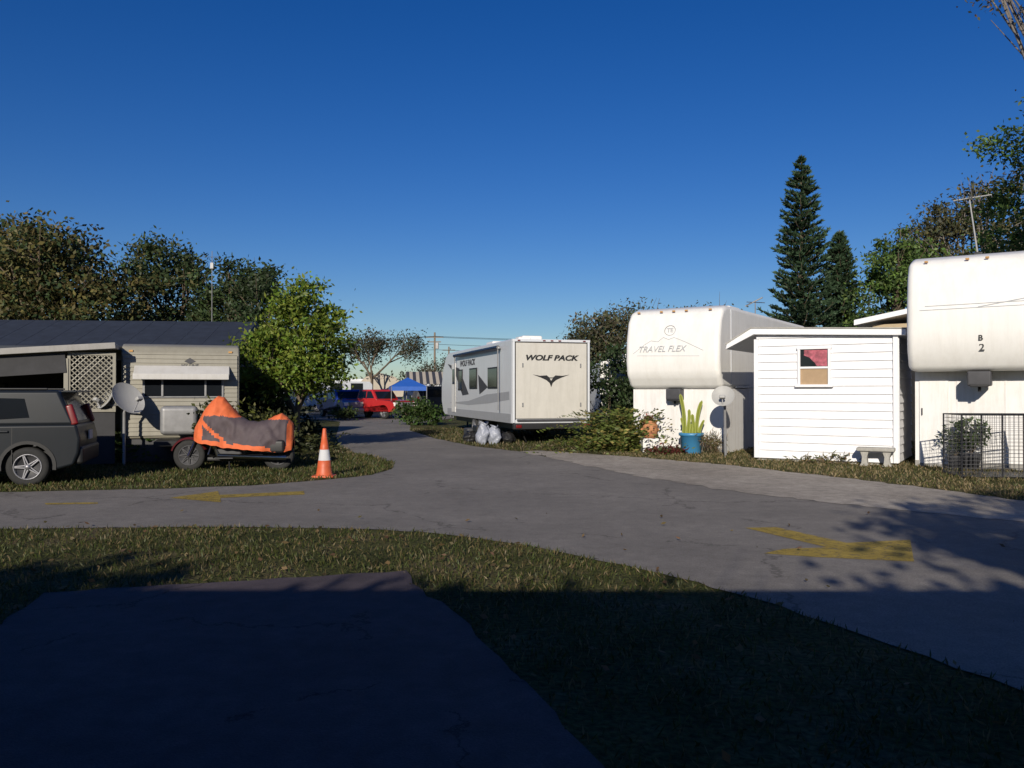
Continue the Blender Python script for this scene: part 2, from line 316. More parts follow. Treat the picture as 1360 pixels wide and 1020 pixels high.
# ------------------------------------------------------------ vehicles
def wheel(parent,name,c,r,wd,axis='y',spokes=5,sm=None):
    sm=sm or M['alloy']
    rot=(math.radians(90),0,0) if axis=='y' else (0,math.radians(90),0)
    e=bpy.data.objects.new(name,None); e.location=c; e.rotation_euler=rot; link(e,parent)
    h=wd/2
    lathe("tyre",e,[(r*.62,-h*.85),(r*.8,-h),(r*.94,-h*.9),(r,-h*.6),(r,h*.6),(r*.94,h*.9),(r*.8,h),(r*.62,h*.85)],M['rubber'],32)
    lathe("rim",e,[(r*.64,h*.86),(r*.62,h*.9),(r*.58,h*.5),(.0,h*.35)],M['dgrey'],28); lathe("rim_back",e,[(r*.64,-h*.86),(r*.62,-h*.9),(r*.58,-h*.5),(.0,-h*.35)],M['dgrey'],28)
    lathe("rim_lip",e,[(r*.66,h*.84),(r*.66,h*.98),(r*.61,h*.98),(r*.60,h*.6)],sm,28); lathe("rim_lip_back",e,[(r*.66,-h*.84),(r*.66,-h*.98),(r*.61,-h*.98),(r*.60,-h*.6)],sm,28)
    for s in (1,-1):
        for i in range(spokes):
            a=2*math.pi*i/spokes
            for da in (-.14,.14):
                box("spoke",e,(math.cos(a+da)*r*.33,math.sin(a+da)*r*.33,s*h*.78),(r*.56,r*.065,h*.2),sm,.004,rot=(0,0,a-da*.5))
        lathe("hub",e,[(r*.14,s*h*.6),(r*.14,s*h*.95),(0,s*h*.98)],sm,14)
def vehicle(name,loc,rz,paint,top,hw,bot,wx,wr,gh,ghw,sidewin,L,cabm=None):
    v=E(name,(loc[0],loc[1],0),rz)
    pts=list(top)
    for cx in (wx[1],wx[0]):
        pts+= [(cx+(wr+.06)*math.cos(t),wr+(wr+.06)*math.sin(t)) for t in [math.radians(a) for a in range(-15,196,15)]]
    pts=[(x,max(z,bot)) for x,z in pts]
    prism("body",v,pts,'y',-hw,hw,paint,.05,3)
    box("underbody",v,(0,0,bot+.18),(L*.9,hw*1.7,.3),M['black'])
    for cx in wx:
        for s in (-1,1): wheel(v,"wheel",(cx,s*(hw-.11),wr),wr,.2)
    a,b,c,d,z0,z1=gh; w0,w1=ghw
    V=[(a,-w0,z0),(d,-w0,z0),(d,w0,z0),(a,w0,z0),(b,-w1,z1),(c,-w1,z1),(c,w1,z1),(b,w1,z1)]
    mo("cabin",v,V,[(0,3,2,1),(4,5,6,7),(0,1,5,4),(1,2,6,5),(2,3,7,6),(3,0,4,7)],cabm or paint,.06,4)
    def sp(x,z,s,off=.006):
        t=(z-z0)/(z1-z0); return (x,s*(w0+(w1-w0)*t+off),z)
    for s in (-1,1):
        for i,q in enumerate(sidewin):
            mo("side_window_%d"%(i+1),v,[sp(x,z,s) for x,z in q],[tuple(range(len(q)))],M['glass'])
    def fp(x0,x1,t,yy,off):
        return (x0+(x1-x0)*t+off,yy,z0+(z1-z0)*t)
    for nm,x0,x1,off in (("rear_window",a,b,-.008),("windscreen",d,c,.008)):
        V=[fp(x0,x1,.12,-w0*.84,off),fp(x0,x1,.12,w0*.84,off),fp(x0,x1,.82,w1*.84,off),fp(x0,x1,.82,-w1*.84,off)]
        mo(nm,v,V,[(0,1,2,3)],M['glass'])
    return v
car=vehicle("parked_car",(-9.64,14.38),198,M['carpaint'],
  [(-1.98,.34),(-2.06,.55),(-2.08,.8),(-2.02,1.04),(1.2,1.04),(1.85,.97),(2.02,.82),(2.06,.5),(2.0,.3)],.89,.25,(-1.28,1.28),.33,
  (-2.0,-1.74,.35,1.2,1.02,1.62),(.87,.81),
  [[(-1.30,1.16),(-.12,1.09),(-.12,1.51),(-1.22,1.48)],[(-.06,1.085),(.95,1.07),(.38,1.50),(-.06,1.51)]],4.1)
for s in(-1,1):
    box("tail_light",car,(-1.94,s*.80,1.20),(.12,.10,.36),M['redlens'],.03,rot=(s*.10,.3,0))
    box("window_pillar",car,(-.72,s*.845,1.29),(.05,.03,.42),M['black'],rot=(s*.1,0,0))
    for cx in(-1.28,1.28):
        V=[];Fc=[]
        for i in range(17):
            a=math.radians(-8+i*12.25)
            for rr,yy in((.385,.885),(.385,.905),(.44,.905),(.44,.885)): V.append((cx+rr*math.cos(a),s*yy,.33+rr*math.sin(a)))
        for i in range(16):
            for j in range(3): o=i*4+j; Fc.append((o,o+1,o+5,o+4))
        mo("wheel_arch_trim",car,V,Fc,M['black'])
    box("sill_trim",car,(0,s*.895,.30),(1.76,.03,.12),M['black'],.01)
    for xx in(-.9,.1): box("door_handle",car,(xx,s*.905,.93),(.2,.03,.035),M['carpaint'],.01)
    for xx in(-1.05,-.08,.95): box("door_seam",car,(xx,s*.8895,.68),(.012,.004,.62),M['black'])
    box("mirror",car,(.85,s*.98,1.08),(.12,.2,.16),M['carpaint'],.04)
    box("head_light",car,(1.99,s*.68,.82),(.16,.3,.18),M['chrome'],.03)
    box("roof_rail",car,(-.7,s*.73,1.645),(1.7,.03,.03),M['black'],.01)
box("rear_bumper",car,(-2.05,0,.50),(.14,1.66,.30),M['black'],.05)
box("plate",car,(-2.10,0,.83),(.02,.32,.16),M['guard'])
box("front_grille",car,(2.05,0,.55),(.06,1.1,.2),M['black'],.02)
box("spoiler",car,(-1.86,0,1.60),(.25,1.3,.04),M['carpaint'],.015)
def pickup(loc,rz,paint):
    t=vehicle("pickup_truck",loc,rz,paint,[(-2.65,.55),(-2.68,1.12),(-.75,1.12),(.95,1.12),(2.3,1.05),(2.6,.9),(2.65,.45)],.96,.42,(-1.7,1.75),.38,
      (-.78,-.62,.55,1.05,1.1,1.72),(.9,.80),[[(-.6,1.2),(.1,1.2),(.1,1.62),(-.52,1.62)],[(.16,1.2),(.85,1.2),(.5,1.62),(.16,1.62)]],5.3)
    box("grille",t,(2.66,0,.82),(.05,1.1,.32),M['grey'],.02); box("front_bumper",t,(2.68,0,.5),(.16,1.85,.2),M['chrome'],.04)
    box("rear_bumper",t,(-2.72,0,.52),(.14,1.8,.18),M['chrome'],.03); box("bed_interior",t,(-1.75,0,1.125),(1.75,1.6,.01),M['black'])
    for s in(-1,1):
        box("head_light",t,(2.6,s*.78,.86),(.14,.28,.22),M['white'],.02); box("tail_light",t,(-2.68,s*.86,.92),(.06,.14,.34),M['redlens'],.01)
pickup((-10.4,51.5),-60,M['bluepaint']); pickup((-8.2,50),-40,M['redpaint'])
# ------------------------------------------------------------ toy hauler trailer
def corr_face(name,parent,x0,x1,z0,z1,y,pitch,depth,m):
    V=[];Fc=[]
    n=int(round((z1-z0)/pitch))
    for k in range(n):
        a=z0+k*pitch; b=a+pitch
        o=len(V); V+=[(x0,y-depth,a),(x1,y-depth,a),(x0,y-.0,b-.002),(x1,y-.0,b-.002),(x0,y-depth,b),(x1,y-depth,b)]
        Fc+=[(o,o+1,o+3,o+2),(o+2,o+3,o+5,o+4)]
    return mo(name,parent,V,Fc,m)
rv=E("toy_hauler_trailer",(0.0,25.0,0),15.7)
W=2.5
prism("shell",rv,[(0,.62),(0,3.12),(.05,3.2),(9.6,3.2),(10.3,3.05),(10.9,2.55),(11.25,1.9),(11.25,1.2),(10.9,.75),(10.5,.62)],'x',0,W,M['rvside'],.05,3)
box("rear_ramp",rv,(W/2,-.022,1.93),(W-.22,.04,2.3),M['rvgrey'],.01)
for x in (.045,W-.045): box("corner_trim",rv,(x,-.015,1.9),(.07,.07,2.5),M['rvside'],.01)
for x in (.10,W-.10): box("ramp_seal",rv,(x,-.01,1.93),(.02,.05,2.34),M['black'])
box("top_seal",rv,(W/2,-.01,3.095),(W-.2,.05,.02),M['black']); box("top_trim",rv,(W/2,-.02,3.15),(W,.07,.08),M['rvside'],.01)
box("bumper",rv,(W/2,-.10,.55),(W,.18,.18),M['black'],.02); box("ramp_hinge",rv,(W/2,-.04,.73),(W-.3,.06,.06),M['dgrey'],.01)
for x in(.16,W-.16): box("tail_light_housing",rv,(x,-.2,.55),(.18,.04,.10),M['redlens'],.02)
for x in(.32,W-.32):
    for z in(1.2,2.4): box("ramp_latch",rv,(x,-.05,z),(.035,.04,.12),M['grey']) 
for i in range(3): box("marker_light",rv,(W/2-.25+.25*i,-.065,3.15),(.08,.03,.03),M['redlens'])
for x in(.2,W-.2): box("marker_light",rv,(x,-.065,3.15),(.08,.03,.03),M['redlens'])
text("lettering",rv,"WOLF PACK",.22,(W/2-.02,-.046,2.62),(math.pi/2,0,0),M['black'],shear=.25,bold=.010,sx=1.35)
def poly(name,parent,pts,m,plane,off):
    if plane=='y': V=[(x,off,z) for x,z in pts]
    else: V=[(off,x,z) for x,z in pts]
    return mo(name,parent,V,[tuple(range(len(V)))],m)
cx,cz=W/2-.02,2.0
half=[(0,-.27),(.05,-.14),(.16,-.05),(.32,.02),(.60,.12),(.36,.08),(.14,.095),(.06,.03)]
pts=half+[(-x,z) for x,z in half[::-1] if x>0]
poly("emblem",rv,[(cx+x,cz+z) for x,z in pts],M['black'],'y',-.046)
poly("emblem_eye",rv,[(cx-.05,cz+.0),(cx+.05,cz+.0),(cx,cz-.07)],M['rvgrey'],'y',-.049)
text("side_lettering",rv,"WOLF PACK",.30,(-.004,6.2,2.66),(math.pi/2,0,-math.pi/2),M['dgrey'],shear=.25,bold=.010,sx=1.5)
for y0,y1,z0,z1 in((1.7,2.9,1.75,2.35),(4.6,5.7,1.75,2.4),(7.0,7.7,1.7,2.4)):
    box("window_frame",rv,(-.012,(y0+y1)/2,(z0+z1)/2),(.03,y1-y0+.1,z1-z0+.1),M['black'],.01); box("window_pane",rv,(-.03,(y0+y1)/2,(z0+z1)/2),(.01,y1-y0,z1-z0),M['glass'])
box("entry_door",rv,(-.012,8.6,1.75),(.03,.75,1.95),M['white'],.02); box("door_window",rv,(-.03,8.6,2.2),(.012,.4,.6),M['glass'])
poly("swoosh",rv,[(.3,1.6),(3.2,1.5),(6,1.25),(9.5,1.15),(6,1.1),(3,1.2),(.3,1.35)],M['insulator'],'x',-.004)
poly("swoosh_2",rv,[(3.0,1.75),(4.4,2.2),(4.2,1.5)],M['dgrey'],'x',-.006)
poly("swoosh_3",rv,[(5.9,1.5),(7.6,2.5),(9.9,2.75),(8.2,2.2),(7.0,1.45)],M['dgrey'],'x',-.006)
box("lower_skirt",rv,(-.004,5,.78),(.01,9.8,.28),M['insulator'])
for y in(4.3,5.2):
    for x in(.12,W-.12): wheel(rv,"wheel",(x,y,.36),.36,.22,'x')
box("chassis",rv,(W/2,5.2,.5),(1.6,10.2,.2),M['black'])
box("air_conditioner",rv,(W/2,6.2,3.34),(.8,1.0,.28),M['white'],.06); box("air_conditioner",rv,(W/2,2.4,3.32),(.7,.9,.24),M['white'],.06)
box("roof_vent",rv,(.7,1.2,3.26),(.4,.4,.12),M['white'],.03)
tubes("awning_roller",rv,[((-.12,1.2,3.0),(-.12,8,3.0),.06,.06),((-.1,1.25,1.0),(-.12,1.25,3.0),.02,.02),((-.1,7.9,1.0),(-.12,7.9,3.0),.02,.02)],M['grey'],10)
tubes("jack",rv,[((W/2,11.7,0),(W/2,11.7,.9),.04,.04),((W/2,11.2,.55),(W/2,12.3,.55),.06,.04)],M['black'],8)
tubes("stabiliser",rv,[((.4,.5,.5),(.55,.3,.03),.025,.025),((W-.4,.5,.5),(W-.55,.3,.03),.025,.025)],M['black'],6)
for k,(x,y,s) in enumerate(((-.5,1.1,.42),(-.45,2.1,.5),(-.55,3.0,.38))): box("storage_tote",rv,(x,y,s/2),(.45,.6,s),M['dgrey'] if k!=1 else M['black'],.04)
# ------------------------------------------------------------ fifth wheel trailers
def fifth(name,loc,rz,W,zb,zt,Ln,skirt_in,over=2.5):
    t=E(name,(loc[0],loc[1],0),rz); h=zt-zb
    prof=[(.30,zb),(.06,zb+.16*h),(0,zb+.34*h),(.03,zb+.6*h),(.14,zb+.82*h),(.34,zb+.95*h),(.7,zt),(Ln,zt),(Ln,.7),(over+.2,.7),(over,zb)]
    prism("shell",t,prof,'x',0,W,M['white'],.13,5)
    prism("skirt_front",t,[(skirt_in,0),(skirt_in,zb),(skirt_in+.05,zb),(skirt_in+.05,0)],'x',.06,W-.03,M['skirt'])
    prism("skirt_side",t,[(skirt_in+.05,0),(skirt_in+.05,zb-.003),(over+.3,zb-.003),(over+.3,.75),(Ln,.75),(Ln,0)],'x',W-.08,W-.03,M['skirt'])
    prism("skirt_side_left",t,[(skirt_in+.05,0),(skirt_in+.05,zb-.003),(over+.3,zb-.003),(over+.3,.75),(Ln,.75),(Ln,0)],'x',.06,.11,M['skirt'])
    for k in range(1,3): box("skirt_seam",t,(W*k/3,skirt_in-.004,zb/2),(.025,.012,zb-.05),M['skirt'])
    box("skirt_base_board",t,(W/2,skirt_in-.012,.07),(W-.12,.03,.13),M['fasc'])
    box("hitch_pin_box",t,(W/2,.42,zb-.16),(.42,.5,.3),M['dgrey'],.03); box("hitch_pin_plate",t,(W/2,.26,zb-.3),(.32,.25,.06),M['black'],.01)
    tubes("hitch_pin",t,[((W/2,.3,zb-.42),(W/2,.3,zb-.3),.03,.03)],M['black'],8)
    box("side_rub_rail",t,(W+.006,Ln/2+.6,zb+.04),(.02,Ln-1.4,.05),M['rvside'],.005)
    for y,wd in((3.6,1.0),(6.2,.8)):
        box("side_window_frame",t,(W+.008,y,zb+.95),(.03,wd+.1,.7),M['grey'],.01); box("side_window_pane",t,(W+.026,y,zb+.95),(.01,wd,.6),M['glass'])
    box("cap_seam",t,(W+.004,.95,(zb+zt)/2),(.016,.035,h-.2),M['rvside'])
    box("air_conditioner",t,(W/2,4.2,zt+.16),(.75,1.0,.3),M['white'],.06); box("roof_vent",t,(W/2,6.4,zt+.07),(.4,.4,.14),M['white'],.03)
    return t
ft=fifth("fifth_wheel_trailer",(3.06,22.45),-33,2.62,1.68,3.86,9.0,.42)
def capy(zb,zt,z):
    h=zt-zb; pr=[(.30,zb),(.06,zb+.16*h),(0,zb+.34*h),(.03,zb+.6*h),(.14,zb+.82*h),(.34,zb+.95*h)]
    for (a,za),(b,zz) in zip(pr,pr[1:]):
        if za<=z<=zz: return a+(b-a)*(z-za)/(zz-za)
    return .3
def stroke(name,parent,pts,wd,m,zb,zt,off=.006):
    segs=[]
    for (x1,z1),(x2,z2) in zip(pts,pts[1:]):
        n=4
        for k in range(n):
            a=k/n;b=(k+1)/n; xa,za=x1+(x2-x1)*a,z1+(z2-z1)*a; xb,zb2=x1+(x2-x1)*b,z1+(z2-z1)*b
            segs.append(((xa,capy(zb,zt,za)-off+.004,za),(xb,capy(zb,zt,zb2)-off+.004,zb2),wd,wd))
    tubes(name,parent,segs,m,5)
lg=mat("faded_decal_grey",(0.42,0.43,0.45),0.5,0.15,9)
text("lettering",ft,"TRAVEL FLEX",.225,(1.05,-.008,2.72),(math.radians(88),0,0),lg,shear=.35,bold=.0)
stroke("mountain_line",ft,[(.25,2.62),(.55,2.84),(.75,2.95),(.95,2.92),(1.1,3.03),(1.25,2.97),(1.4,3.02),(1.7,2.90),(2.2,2.66)],.008,lg,1.68,3.86)
stroke("emblem_ring",ft,[(1.27+.15*math.cos(a*.35),3.21+.13*math.sin(a*.35)) for a in range(19)],.010,lg,1.68,3.86)
text("emblem_letters",ft,"TE",.16,(1.27,.075,3.21),(math.radians(80),0,0),lg,bold=.005)
stroke("underline",ft,[(.35,2.56),(2.1,2.52)],.006,lg,1.68,3.86)
for x in(.3,.95,1.3,1.65,2.3):
    box("marker_light",ft,(x,.26,3.73),(.08,.05,.035),M['amber'],.01,rot=(-.6,0,0))
tubes("roof_antenna",ft,[((2.2,4.5,3.86),(2.2,4.5,4.35),.02,.015),((1.9,4.5,4.2),(2.45,4.4,4.42),.02,.02),((2.0,4.3,4.3),(2.4,4.8,4.3),.012,.012)],M['grey'],6)
b2=fifth("fifth_wheel_trailer",(8.14,17.1),-33,2.6,2.02,4.42,9.0,.85)
text("lot_letter",b2,"B",.15,(1.34,.012,2.66),(math.radians(90),0,0),M['black'],bold=.004)
text("lot_number",b2,"2",.20,(1.36,.035,2.47),(math.radians(84),0,0),M['black'],bold=.004)
for k,z in enumerate((3.28,3.36)): stroke("cap_stripe",b2,[(.25+.1*k,z-.02),(2.3,z)],.008,lg,2.02,4.42)
stroke("cap_stripe",b2,[(1.3,3.28),(2.4,3.46)],.01,lg,2.02,4.42)
for x in(.35,1.1,1.45,2.2): box("marker_light",b2,(x,.27,4.28),(.07,.05,.03),M['amber'],.01,rot=(-.6,0,0))
box("skirt_door",b2,(.42,.832,.95),(.55,.03,1.75),M['skirt'],.005); tubes("door_handle",b2,[((.2,.79,1.1),(.2,.79,1.25),.012,.012)],M['black'],6)
seg=[((1.25,.9,4.4),(1.1,.9,5.6),.018,.014),((.8,.9,5.62),(1.5,.9,5.66),.012,.012),((1.1,.7,5.7),(1.2,1.1,5.55),.012,.012)]
for k in range(8): x=.8+.1*k; seg.append(((x,.65+.02*k,5.63),(x,1.15-.02*k,5.63),.008,.008))
tubes("tv_antenna",b2,seg,M['grey2'],6); box("antenna_mount",b2,(1.25,.9,4.45),(.18,.18,.08),M['black'],.02)
# ------------------------------------------------------------ shed
sh=E("white_shed",(5.70,19.4,0),-32); WW=3.03
def lapwall(name,parent,p0,p1,z0,zl,zr,pitch,depth,m,out):
    V=[];Fc=[]; z=z0; ztop=max(zl,zr)
    while z<ztop-.01:
        zz=z+pitch; o=len(V)
        def zc(v,t): return min(v,zl+(zr-zl)*t)
        for (p,t) in((p0,0),(p1,1)): V.append((p[0]+out[0]*depth,p[1]+out[1]*depth,zc(z,t)))
        for (p,t) in((p0,0),(p1,1)): V.append((p[0]+out[0]*.002,p[1]+out[1]*.002,zc(zz,t)))
        for (p,t) in((p0,0),(p1,1)): V.append((p[0],p[1],zc(z,t)))
        Fc+=[(o,o+1,o+3,o+2),(o,o+1,o+5,o+4)]; z=zz
    return mo(name,parent,V,Fc,m)
prism("core",sh,[(0.02,.06),(WW-.02,.06),(WW-.02,2.78),(.02,2.9)],'y',.02,2.6,M['shed'])
lapwall("front_siding",sh,(0.03,.02),(WW-.03,.02),.06,2.92,2.8,.185,.032,M['shed'],(0,-1))
lapwall("side_siding",sh,(WW-.02,.05),(WW-.02,2.6),.06,2.8,2.8,.185,.032,M['shed'],(1,0))
for x,y in((.03,-.018),(WW-.02,-.018)): box("corner_board",sh,(x,y,1.44),(.10,.06,2.76),M['shed'],.005)
box("corner_board",sh,(WW+.02,.06,1.42),(.05,.11,2.7),M['shed'],.005)
prism("roof",sh,[(-.66,2.60),(-.64,2.73),(-.06,3.07),(3.22,2.93),(3.22,2.80),(0,2.93)],'y',-.14,2.8,M['shed'],.01)
prism("roof_shingle",sh,[(-.68,2.735),(-.06,3.10),(3.25,2.96),(3.25,2.935),(-.06,3.075),(-.66,2.71)],'y',-.16,2.83,M['conc'])
box("base",sh,(WW/2,1.3,.03),(WW-.05,2.5,.06),M['conc'])
wx,wz=1.33,2.16
fw,fh=.66,.86
for nm,c,s in(("frame_top",(wx,-.035,wz+fh/2),(fw+.1,.07,.07)),("frame_bottom",(wx,-.045,wz-fh/2),(fw+.16,.10,.06)),("frame_left",(wx-fw/2,-.035,wz),(.06,.06,fh-.06)),("frame_right",(wx+fw/2,-.035,wz),(.06,.06,fh-.06)),("sash_rail",(wx,-.03,wz-.02),(fw-.06,.04,.045))): box(nm,sh,c,s,M['shed'],.004)
box("glass_upper",sh,(wx,-.012,wz+.2),(fw-.06,.012,.38),M['glass']); box("curtain_lower",sh,(wx,-.014,wz-.225),(fw-.06,.012,.37),M['curtain'])
V=[];Fc=[]
for i in range(25):
    for j in range(10):
        u=i/24;v=j/9
        top=wz+.38; drop=.12+.25*min(1,max(0,(u-.1)*2.0))+.03*mnoise.noise(Vector((u*6,0,0)))
        V.append((wx-.22+.50*u+.02*mnoise.noise(Vector((u*4,v*4,1))),-.024-.008*mnoise.noise(Vector((u*9,v*2,3))),top-min(.365,drop)*v))
for i in range(24):
    for j in range(9): o=i*10+j; Fc.append((o,o+10,o+11,o+1))
mo("red_curtain",sh,V,Fc,M['redcloth'],smooth=True)
tb=E("tan_building",(12.3,27,0),-33); box("walls",tb,(2,2,1.9),(5,4,3.8),M['tan']); prism("roof",tb,[(-1,3.78),(2,4.35),(5,3.8),(5,3.95),(2,4.5),(-1,3.95)],'y',-.4,4.4,M['shed'])
# ------------------------------------------------------------ left trailer + carport
lt=E("travel_trailer",(-8.6,18.2,0),19); LW=2.48
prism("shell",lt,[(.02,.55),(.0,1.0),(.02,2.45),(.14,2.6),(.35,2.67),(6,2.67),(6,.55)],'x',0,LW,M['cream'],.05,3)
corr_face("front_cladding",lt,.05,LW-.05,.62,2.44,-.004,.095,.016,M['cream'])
prism("stone_guard",lt,[(-.30,1.93),(-.03,2.13),(-.03,2.18),(-.33,1.98)],'x',.28,LW-.22,M['guard'],.01)
box("stone_guard_lip",lt,(LW/2+.02,-.32,1.93),(LW-.5,.03,.13),M['guard'],.01)
box("window_frame",lt,(LW/2+.05,-.02,1.68),(1.7,.05,.44),M['grey'],.01); box("window_pane",lt,(LW/2+.05,-.05,1.68),(1.6,.02,.36),M['glass'])
for x in(.85,1.75): box("window_bar",lt,(x,-.065,1.68),(.04,.02,.36),M['grey'])
poly("emblem",lt,[(1.3,2.28),(1.42,2.36),(1.54,2.28),(1.42,2.22)],M['dgrey'],'y',-.025)
text("lettering",lt,"HY-LINE",.10,(1.42,-.025,2.18),(math.pi/2,0,0),M['dgrey'])
for x in(.2,LW-.2): box("marker_light",lt,(x,.05,2.5),(.08,.05,.04),M['amber'])
box("propane_cover",lt,(LW*.5,-.75,.98),(.75,.5,.62),M['grey'],.1,seg=4)
box("tongue",lt,(LW*.5,-.8,.52),(.9,1.6,.10),M['black'],.01); box("under_skirt",lt,(LW/2,.1,.3),(LW-.1,.04,.56),M['dgrey'])
for x in(.1,LW-.1): wheel(lt,"wheel",(x,3.4,.34),.34,.2,'x')
cp=E("carport",(-8.6,18.2,0),19)
prism("roof",cp,[(-6.5,2.02),(-.04,2.52),(-.04,2.62),(-6.5,2.18)],'y',-.55,5.5,M['fasc'],.01)
box("fascia",cp,(-3.27,-.585,2.335),(6.48,.05,.13),M['fasc'],.01,rot=(0,-.0765,0))
for x in(-1.0,-4.2): box("post",cp,(x,-.4,1.15),(.09,.09,2.3),M['cream'],.005)
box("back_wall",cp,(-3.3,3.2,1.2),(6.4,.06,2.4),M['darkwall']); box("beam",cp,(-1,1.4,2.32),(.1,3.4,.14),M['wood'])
for x,y,h in((-2.2,2.6,1.1),(-3.1,2.7,1.5),(-4.1,2.5,.9)):
    box("storage_cabinet",cp,(x,y,h/2),(.75,.5,h),M['dgrey'],.02)
    box("storage_bin",cp,(x+.1,y-.1,h+.15),(.5,.35,.3),M['black'],.03)
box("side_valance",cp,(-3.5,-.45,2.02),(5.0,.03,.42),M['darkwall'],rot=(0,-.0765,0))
seg=[]
lx0,lx1,lz0,lz1=-.95,-.08,1.2,2.4
k=-1.4
while k<2.4:
    for sgn in(1,-1):
        pts=[]
        for x in np.linspace(lx0,lx1,30):
            z=lz0+k+(x-lx0) if sgn==1 else lz0+k+(lx1-x)
            if lz0<=z<=lz1: pts.append((x,-.40+.01*sgn,z))
        if len(pts)>1: seg.append((pts[0],pts[-1],.014,.014))
    k+=.11
tubes("lattice",cp,seg,M['cream'],4,False)
for c,s in(((lx0,-.4,1.8),(.06,.05,1.25)),((lx1,-.4,1.8),(.06,.05,1.25)),(((lx0+lx1)/2,-.4,lz0),(.93,.05,.07)),(((lx0+lx1)/2,-.4,lz1),(.93,.05,.06))): box("lattice_frame",cp,c,s,M['cream'])
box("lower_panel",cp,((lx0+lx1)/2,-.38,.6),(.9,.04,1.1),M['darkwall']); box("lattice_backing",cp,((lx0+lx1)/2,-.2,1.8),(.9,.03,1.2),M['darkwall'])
mh=E("mobile_home",(-17.5,24.5,0),6)
box("walls",mh,(4,2.5,1.4),(9.6,5,2.8),M['darkwall'])
prism("roof",mh,[(-.5,2.78),(2.5,3.75),(5.5,2.78),(5.5,2.95),(2.5,3.95),(-.5,2.95)],'x',-1.2,9.2,M['roofdark'])
for i in range(14): box("roof_seam",mh,(-.9+.75*i,1.0,3.44),(.04,3.1,.03),M['roofdark'],rot=(math.atan2(1.0,3.0),0,0))
for x in(1.2,4.5,7.2): box("window",mh,(x,-.02,1.7),(1.1,.05,.8),M['glass']); box("window_trim",mh,(x,-.0,1.25),(1.2,.06,.06),M['grey'])
tubes("roof_mast",mh,[((7.6,3,3.2),(7.6,3,6.4),.016,.012),((7.3,3,6.2),(7.9,3,6.2),.008,.008)],M['grey'],6); box("mast_box",mh,(7.6,3,5.9),(.10,.10,.2),M['grey'])
hb=E("mobile_home",(-12,-5.4,0),0)
box("walls",hb,(7.75,2.3,1.45),(15.5,4.6,2.9),M['darkwall']); prism("roof",hb,[(-.25,2.88),(2.3,3.35),(4.75,3.02),(4.75,2.90),(2.3,3.2),(-.25,2.75)],'x',-.3,15.8,M['roofdark'])
for x in(2,5.5,9): box("window",hb,(x,4.62,1.7),(1.2,.05,.9),M['glass'])
box("door",hb,(13.2,4.62,1.05),(.9,.06,2.05),M['wood'],.01)
# ------------------------------------------------------------ motorcycle with cover
mc=E("covered_motorcycle",(-6.85,16.75,0),4)
st=[(.45,.62,.88,.12),(.55,.58,1.06,.24),(.66,.56,1.27,.32),(.78,.54,1.42,.35),(.90,.52,1.50,.36),(1.02,.50,1.46,.34),(1.16,.48,1.30,.33),(1.32,.46,1.12,.32),(1.50,.44,1.0,.35),(1.68,.42,.97,.37),(1.86,.41,1.02,.37),(2.02,.40,1.10,.36),(2.16,.39,1.14,.33),(2.28,.39,1.08,.27),(2.38,.42,.93,.14)]
S=[]
for a,b in zip(st,st[1:]):
    for k in range(8):
        t=k/8; S.append(tuple(a[i]+(b[i]-a[i])*t for i in range(4)))
S.append(st[-1])
V=[];Fc=[];mi=[]; nc=73
for i,(x,hz,tz,hw) in enumerate(S):
    for j in range(nc):
        t=j/(nc-1); a=math.pi*t
        cy=-math.cos(a); sy=math.sin(a)
        y=hw*(abs(cy)**.8)*(1 if cy>0 else -1); z=hz+(tz-hz)*(sy**.75)
        s_=1 if cy>0 else -1
        nz=mnoise.noise(Vector((x*2.6+z*1.2,s_*3+y,z*2.6-x*1.1)))+.55*mnoise.noise(Vector((x*7+z*5,s_*9,z*4-x*3)))
        ridge=1-abs(mnoise.noise(Vector((x*3.5-z*2.2,s_*5,z*1.6+x*1.9))))*3
        wr=.060*nz+.026*max(-.5,ridge)
        hem=.05*mnoise.noise(Vector((x*6,s_*2,0))) if j<3 or j>nc-4 else 0
        V.append((x+.02*nz,y+wr*s_*(1-.6*sy),z+wr*.4*sy+hem))
def colr(x,z,hz,nn):
    x+=.03*nn; 
    if z<hz+.085: return 0
    if x<.66: return 0
    if x<1.55 and z>1.14-.10*(x-.66)+.03*nn: return 0
    if .66<=x<1.15 and abs(z-(1.02-.9*(x-.62)))<.05: return 0
    if x>1.80 and z>1.03+.02*nn: return 0
    if x>2.30: return 0
    return 1
for i in range(len(S)-1):
    for j in range(nc-1):
        o=i*nc+j; Fc.append((o,o+nc,o+nc+1,o+1))
        z=sum(V[q][2] for q in(o,o+nc,o+nc+1,o+1))/4
        mi.append(colr(S[i][0],z,S[i][1],mnoise.noise(Vector((S[i][0]*4,z*4,0)))))
V.append((S[0][0]-.03,0,.8)); c0=len(V)-1
for j in range(nc-1): Fc.append((j,j+1,c0)); mi.append(0)
V.append((S[-1][0]+.03,0,.7)); c1=len(V)-1; o=(len(S)-1)*nc
for j in range(nc-1): Fc.append((o+j,o+j+1,c1)); mi.append(0)
mo("cover",mc,V,Fc,[M['orange'],M['covgrey']],smooth=True,midx=mi)
wheel(mc,"front_wheel",(.33,0,.31),.31,.13,'y',8,sm=M['dgrey']); wheel(mc,"rear_wheel",(2.1,0,.31),.31,.17,'y',8,sm=M['dgrey'])
V=[];Fc=[]
for i in range(13):
    a=math.radians(20+i*12)
    for yy,rr in((-.09,.33),(-.06,.37),(.06,.37),(.09,.33)): V.append((.33+rr*math.cos(a),yy,.31+rr*math.sin(a)))
for i in range(12):
    for j in range(3): o=i*4+j; Fc.append((o,o+1,o+5,o+4))
mo("front_fender",mc,V,Fc,mat("dark_red_paint",(.08,.01,.01),.4),smooth=True)
